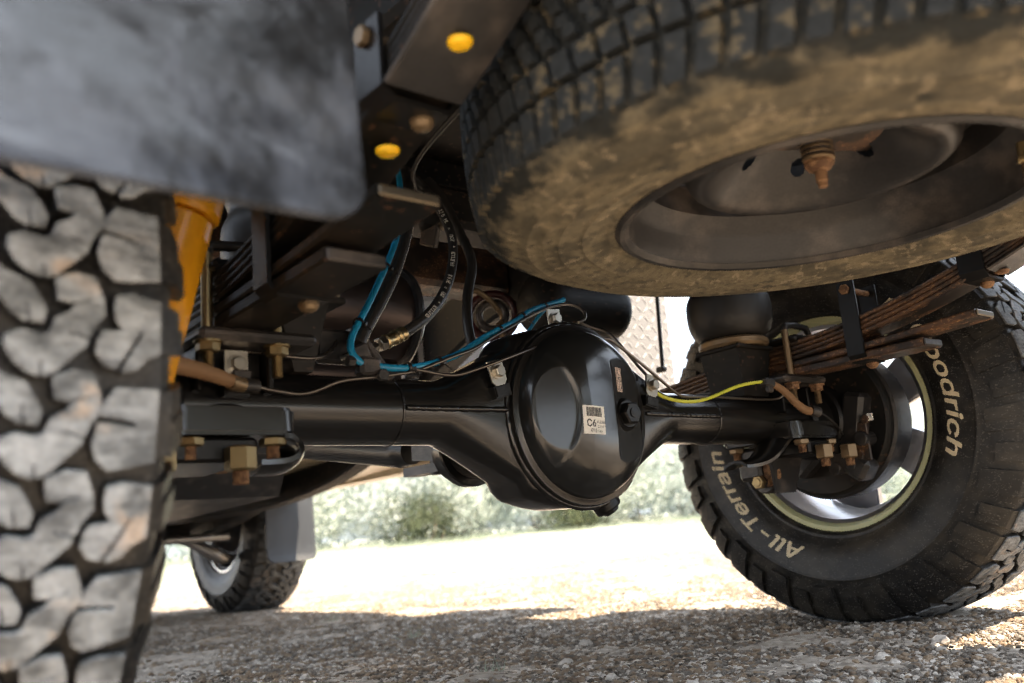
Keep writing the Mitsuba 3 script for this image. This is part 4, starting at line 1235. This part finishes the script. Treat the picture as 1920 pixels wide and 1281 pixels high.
for s in (-1, 1):
    obj('sill', rbox((s * .80 - .06, 1.42, .47), (s * .80 + .06, 2.5, .55), .02), 'cab_paint', CABN, smooth=30)
    obj('side_window', rbox((s * .8505 - .004, 1.6, 1.25), (s * .8505 + .004, 2.4, 1.70), .003), 'plastic_black', CABN, smooth=30)
# silencer with its end flange and hanger strap, ahead of the axle
EX = thing('exhaust', 'dull steel exhaust silencer lying across ahead of the axle', parent=TRUCK)
y, z = .36, .63
sil = spline([(-.42, .001), (-.418, .05), (-.39, .078), (-.30, .084), (-.10, .084), (-.06, .080), (-.035, .060), (-.028, .001)], 60)
sil[:, 1] = np.maximum(sil[:, 1], 1e-4)
obj('silencer', lathe_x(sil, 64).apply_translation([0, y, z]), 'silencer_steel', EX, smooth=True)
obj('end_flange', lathe_x([(-.072, .080), (-.072, .094), (-.066, .097), (-.060, .094), (-.058, .078)], 64).apply_translation([0, y, z]), 'dusty_black', EX, smooth=40)
obj('tail_pipe', tube([(-.50, .165, .470), (-.36, .165, .478), (-.20, .17, .480)], .030, 28), 'silencer_steel', EX, smooth=50)
obj('hanger_strap', cat(rbox((-.05, .425, .52), (-.015, .432, .92), .002)), 'satin_black', EX, smooth=30)
TK = thing('water_tank', 'silvery tank under the tray, seen between the hanging hoses', parent=TRUCK)
obj('shell', rbox((.30, .95, .66), (.64, 1.30, .90), .03), 'dull_silver', TK, smooth=30)
obj('strap', rbox((.36, .944, .655), (.385, 1.306, .905), .003), 'dusty_black', TK, smooth=30)
AT = thing('air_tank', 'small black canister above the axle on the far side', parent=TRUCK)
obj('shell', lathe_x(spline([(.33, .001), (.332, .035), (.35, .062), (.40, .066), (.52, .066), (.57, .060), (.588, .035), (.590, .001)], 50).clip(1e-5, None), 48).apply_translation([-.085, .33, .688]), 'chassis_black', AT, smooth=True)
# red rubber hanger ring with its hook
HG = thing('exhaust_hanger', 'dark red round hanger with a bent hook, right of the hoses', parent=TRUCK)
th = np.linspace(0, 2 * PI, 64)
hc = np.array([.235, .44, .685])
obj('ring', tube(np.stack([hc[0] + .052 * np.cos(th) * .75, hc[1] - .052 * np.cos(th) * .6, hc[2] + .048 * np.sin(th)], 1), .009, 12, caps=False), 'dark_red', HG, smooth=50)
obj('ring', tube(np.stack([hc[0] + .03 * np.cos(th) * .75, hc[1] - .03 * np.cos(th) * .6, hc[2] + .028 * np.sin(th)], 1), .008, 12, caps=False), 'dusty_black', HG, smooth=50)
obj('hook', tube(spline([hc + (-.05, 0, .05), hc + (-.01, -.01, .03), hc + (.02, -.01, -.01), hc + (-.005, -.02, -.03), hc + (.03, -.02, -.07), hc + (.06, -.02, -.10)], 40), .006, 10), 'dirty_ring', HG, smooth=50)
# toolbox of checker plate on the far side, with its rod
TB = thing('toolbox', 'bright checker plate toolbox ahead of the far rear wheel', parent=TRUCK)
obj('panel', rbox((.79, .62, .53), (1.03, .80, .97), .006), 'checker_alloy', TB, smooth=30)
bars = []
for i in range(9):
    for j in range(16):
        xx, zz, q = .802 + i * .0265, .545 + j * .0265, .707 * (1 if (i + j) % 2 else -1)
        bars.append(obox((xx, .6195, zz), (.707, 0, q), (0, 1, 0), (-q, 0, .707), (.020, .003, .005), .0012))
obj('checker_bars', cat(bars), 'checker_bright', TB, smooth=False, kind='stuff', label='raised bars of the checker plate')
obj('support_rod', cat(cyl((.74, .42, .60), (.74, .40, .95), .005, 12), obox((.74, .425, .592), (1, 0, 0), (0, 1, 0), (0, 0, 1), (.018, .026, .014), .004)), 'dusty_black', TRUCK, smooth=30)
# gearbox, guard and front suspension
GB = thing('gearbox', 'dark gearbox and transfer case under the cab', parent=TRUCK)
obj('case', cat(hull([(-.17, 1.35, .50), (.2, 1.35, .50), (-.20, 1.5, .40), (.24, 1.5, .40), (-.2, 2.4, .38), (.22, 2.4, .38), (-.2, 2.5, .7), (.2, 2.5, .7), (-.18, 1.3, .7), (.2, 1.3, .7)]), cyl((.0, 1.2, .58), (.0, 1.4, .58), .07)), 'dusty_black', GB, smooth=30)
obj('floor_pan', rbox((-.82, 1.1, .62), (.82, 3.2, .66), .01), 'chassis_black', GB, smooth=30)
FA = thing('front_axle', 'front axle and steering links by the small front wheel', parent=TRUCK)
obj('beam', cat(cyl((-.70, 3.06, AXZ), (.70, 3.06, AXZ), .05, 32), tube([(-.05, 3.06, AXZ), (.08, 3.06, AXZ), (.2, 3.06, AXZ)], [.06, .14, .06], 24)), 'chassis_black', FA, smooth=40)
obj('drag_link', tube(spline([(.05, 2.85, .36), (.35, 2.84, .345), (.46, 2.83, .32), (.56, 2.80, .262), (.66, 2.85, .25)], 40), [.020] * 24 + list(np.linspace(.02, .032, 8)) + list(np.linspace(.032, .016, 8)), 14), 'bare_steel', FA, smooth=50)
obj('radius_arm', (strip([(.46, 1.9, .47), (.48, 2.4, .40), (.52, 2.9, .37)], (1, 0, 0), .05, .08, ch=.01)), 'chassis_black', FA, smooth=40)
obj('radius_arm', strip([(-.46, 1.9, .47), (-.48, 2.4, .40), (-.52, 2.9, .37)], (1, 0, 0), .05, .08, ch=.01), 'chassis_black', FA, smooth=40)
obj('tie_rod', cyl((-.6, 2.75, .33), (.6, 2.75, .33), .018, 20), 'bare_steel', FA, smooth=40)
for s in (-1, 1):
    obj('hub', cyl((s * .62, 3.06, AXZ), (s * .76, 3.06, AXZ), .13, 40), 'dusty_black', FA, smooth=40)

# ------------------------------------------------------------------ spare wheel, slung flat under the tray
SP = thing('spare_wheel', 'muddy spare wheel with black steel rim hung flat under the truck', 'spare wheel')
SR, SN = 0.361, 90
SWP = [(.088, .204), (.096, .208), (.1005, .2145), (.101, .2185), (.0995, .2225), (.105, .236), (.1085, .247), (.1103, .2485), (.1090, .250), (.1105, .258), (.1122, .272), (.1136, .2735), (.1124, .275), (.1118, .288), (.1128, .2892), (.1114, .2905), (.1105, .300), (.1120, .3035), (.1118, .3065), (.1085, .309), (.1050, .320), (.1030, .327), (.1015, .3325), (.0965, .340), (.088, .3475), (.06, .3495), (0, .3505)]
def spare_crown(v):
    return .0085 * (np.abs(v) / .09) ** 2.4


stw = T4().translate([SPX, SPY, SPZ + .098]).rotate([1, 0, 0], 0.7).rotate([0, 1, 0], -91.0)
obj('tyre', lathe_x([(-x, r) for x, r in SWP] + SWP[-2::-1], 200), 'muddy_rubber', SP, smooth=True, tw=stw)
PS = 2 * PI * SR / SN
secS = [(.074, SR - .003), (.0905, SR - .0095), (.0965, SR - .018), (.1015, SR - .034), (.094, SR - .037), (.076, SR - .02)]
sb = []
for sg in (1, -1):
    q = np.array([(.057, .20), (.072, .08), (.0905, -.12), (.0905, .56), (.073, .74), (.057, .86)]) * [sg, PS]
    sb.append(block_mesh(Polygon(q), SR, spare_crown, base=.009, rnd=.0015, lug=side_lug(SR, sg, -.10 * PS, .54 * PS, secS, -.010)))
    q = np.array([(.029, .08), (.051, .18), (.051, .96), (.029, .86)]) * [sg, PS]
    sb.append(block_mesh(Polygon(q), SR, spare_crown, base=.009, rnd=.0012))
for dv in (-.0125, .0125):
    q = np.array([(-.0105, .06), (.0, .12), (.0, .30), (.0105, .36), (.0105, .86), (.0, .78), (.0, .62), (-.0105, .56)]) * [1, PS] + [dv, .5 * PS * (dv > 0)]
    sb.append(block_mesh(Polygon(q), SR, spare_crown, base=.009, rnd=.0008))
SBP = [mikit.ply(b, 'muddy_tread', smooth=35) for b in sb]
rest = []
for i in range(SN):
    for kd in range(6):
        a = 360.0 / SN * i
        if kd in (0, 1, 4):
            obj('tread_block', SBP[kd], None, SP, tw=stw @ T4().rotate([1, 0, 0], a))
        else:
            mm = sb[kd].copy()
            mm.apply_transform(trimesh.transformations.rotation_matrix(math.radians(a), [1, 0, 0]))
            rest.append(mm)
obj('tread', cat(rest), 'muddy_tread', SP, smooth=30, tw=stw, kind='stuff', label='tread blocks on the upper side of the spare tyre')
mat('spare_disc', proc(f_dusty_black), 0.38, spec=0.5, two=True)
RM = obj('rim', lathe_x([(-.098, .199), (-.1035, .204), (-.1045, .209), (-.101, .2135), (-.0985, .211), (-.0965, .2045), (-.082, .2000), (-.068, .1975), (-.060, .1930), (-.045, .1800), (-.025, .1780), (.012, .1775), (.03, .19), (.06, .2), (.09, .203), (.1, .213)][::1], 140), 'spare_disc', SP, smooth=35, tw=stw, label='black pressed steel rim of the spare wheel')
# pressed disc: ring with vent holes, raised hat, wheel nut holes and centre hole


def disc_mesh():
    pr = spline([(.178, -.012), (.170, -.020), (.158, -.024), (.146, -.030), (.137, -.044), (.131, -.058), (.123, -.0635), (.112, -.0625), (.095, -.050), (.076, -.034), (.060, -.020), (.047, -.012)], 90)
    m = lathe([(r, x) for r, x in pr], 180)
    v = np.array(m.vertices)
    keep = np.ones(len(m.faces), bool)
    c = m.triangles_center
    an, rr = np.arctan2(c[:, 1], c[:, 0]), np.hypot(c[:, 0], c[:, 1])
    for i in range(10):
        a = 2 * PI * i / 10 + .15
        d = np.hypot(rr * np.cos(an) - .157 * math.cos(a), rr * np.sin(an) - .157 * math.sin(a))
        du, dv = (rr - .157), (np.angle(np.exp(1j * (an - a)))) * .157
        keep &= (du / .0085) ** 2 + (dv / .017) ** 2 > 1
    for i in range(6):
        a = 2 * PI * i / 6 + .3
        keep &= np.hypot(c[:, 0] - .070 * math.cos(a), c[:, 1] - .070 * math.sin(a)) > .0085
    m.update_faces(keep)
    v = np.array(m.vertices)
    return trimesh.Trimesh(np.stack([v[:, 2], v[:, 0], v[:, 1]], 1), m.faces, process=False)


obj('disc', disc_mesh(), 'spare_disc', SP, smooth=True, tw=stw)
cz = SPZ + .098
sc_ = np.array([SPX, SPY, cz])
obj('carrier_plate', cat(hull([(SPX + a * .068 + b * .02, SPY - a * .036 + b * .040, cz - .026 + c) for a in (-1, 1) for b in (-.6, .6) for c in (0, .012)]), cyl((SPX, SPY, cz - .05), (SPX, SPY, cz + .16), .016)), 'rusty_steel', SP, smooth=30, label='muddy carrier plate across the centre hole')
wb = thing('winch_bolt', 'rusty threaded bolt with a spring hanging from the wheel centre', parent=SP)
hel = np.linspace(0, 5 * 2 * PI, 160)
obj('spring', tube(np.stack([SPX + .0135 * np.cos(hel), SPY + .0135 * np.sin(hel), cz - .024 - hel / hel[-1] * .026], 1), .0030, 8), 'dirty_ring', wb, smooth=50)
obj('collar', orient(lathe([(1e-5, 0), (.0140, 0), (.0152, .003), (.0142, .005), (.0148, .008), (.011, .013), (.007, .015), (1e-5, .015)], 28), (SPX, SPY, cz - .046), (0, 0, -1)), 'rust', wb, smooth=40)
obj('thread', cat(thread((SPX, SPY, cz - .059), (0.03, 0, -1), .0062, .014, .0032), thread((SPX + .0004, SPY, cz - .070), (0.03, 0, -1), .0050, .008, .003)), 'rust', wb, smooth=40)
vs = thing('valve_stem', 'brass tyre valve on the spare rim', parent=SP)
va = math.radians(-52)
vp = np.array([SPX + .188 * math.cos(va), SPY + .188 * math.sin(va), SPZ + .034])
obj('stem', cat(cyl(vp, vp + (0, 0, -.018), .0055), cyl(vp + (0, 0, -.014), vp + (0, 0, -.040), .0042)), 'brass', vs, smooth=40)
obj('nut', hexa(vp + (0, 0, -.014), (0, 0, -1), .0075, .006), 'brass', vs, smooth=30)
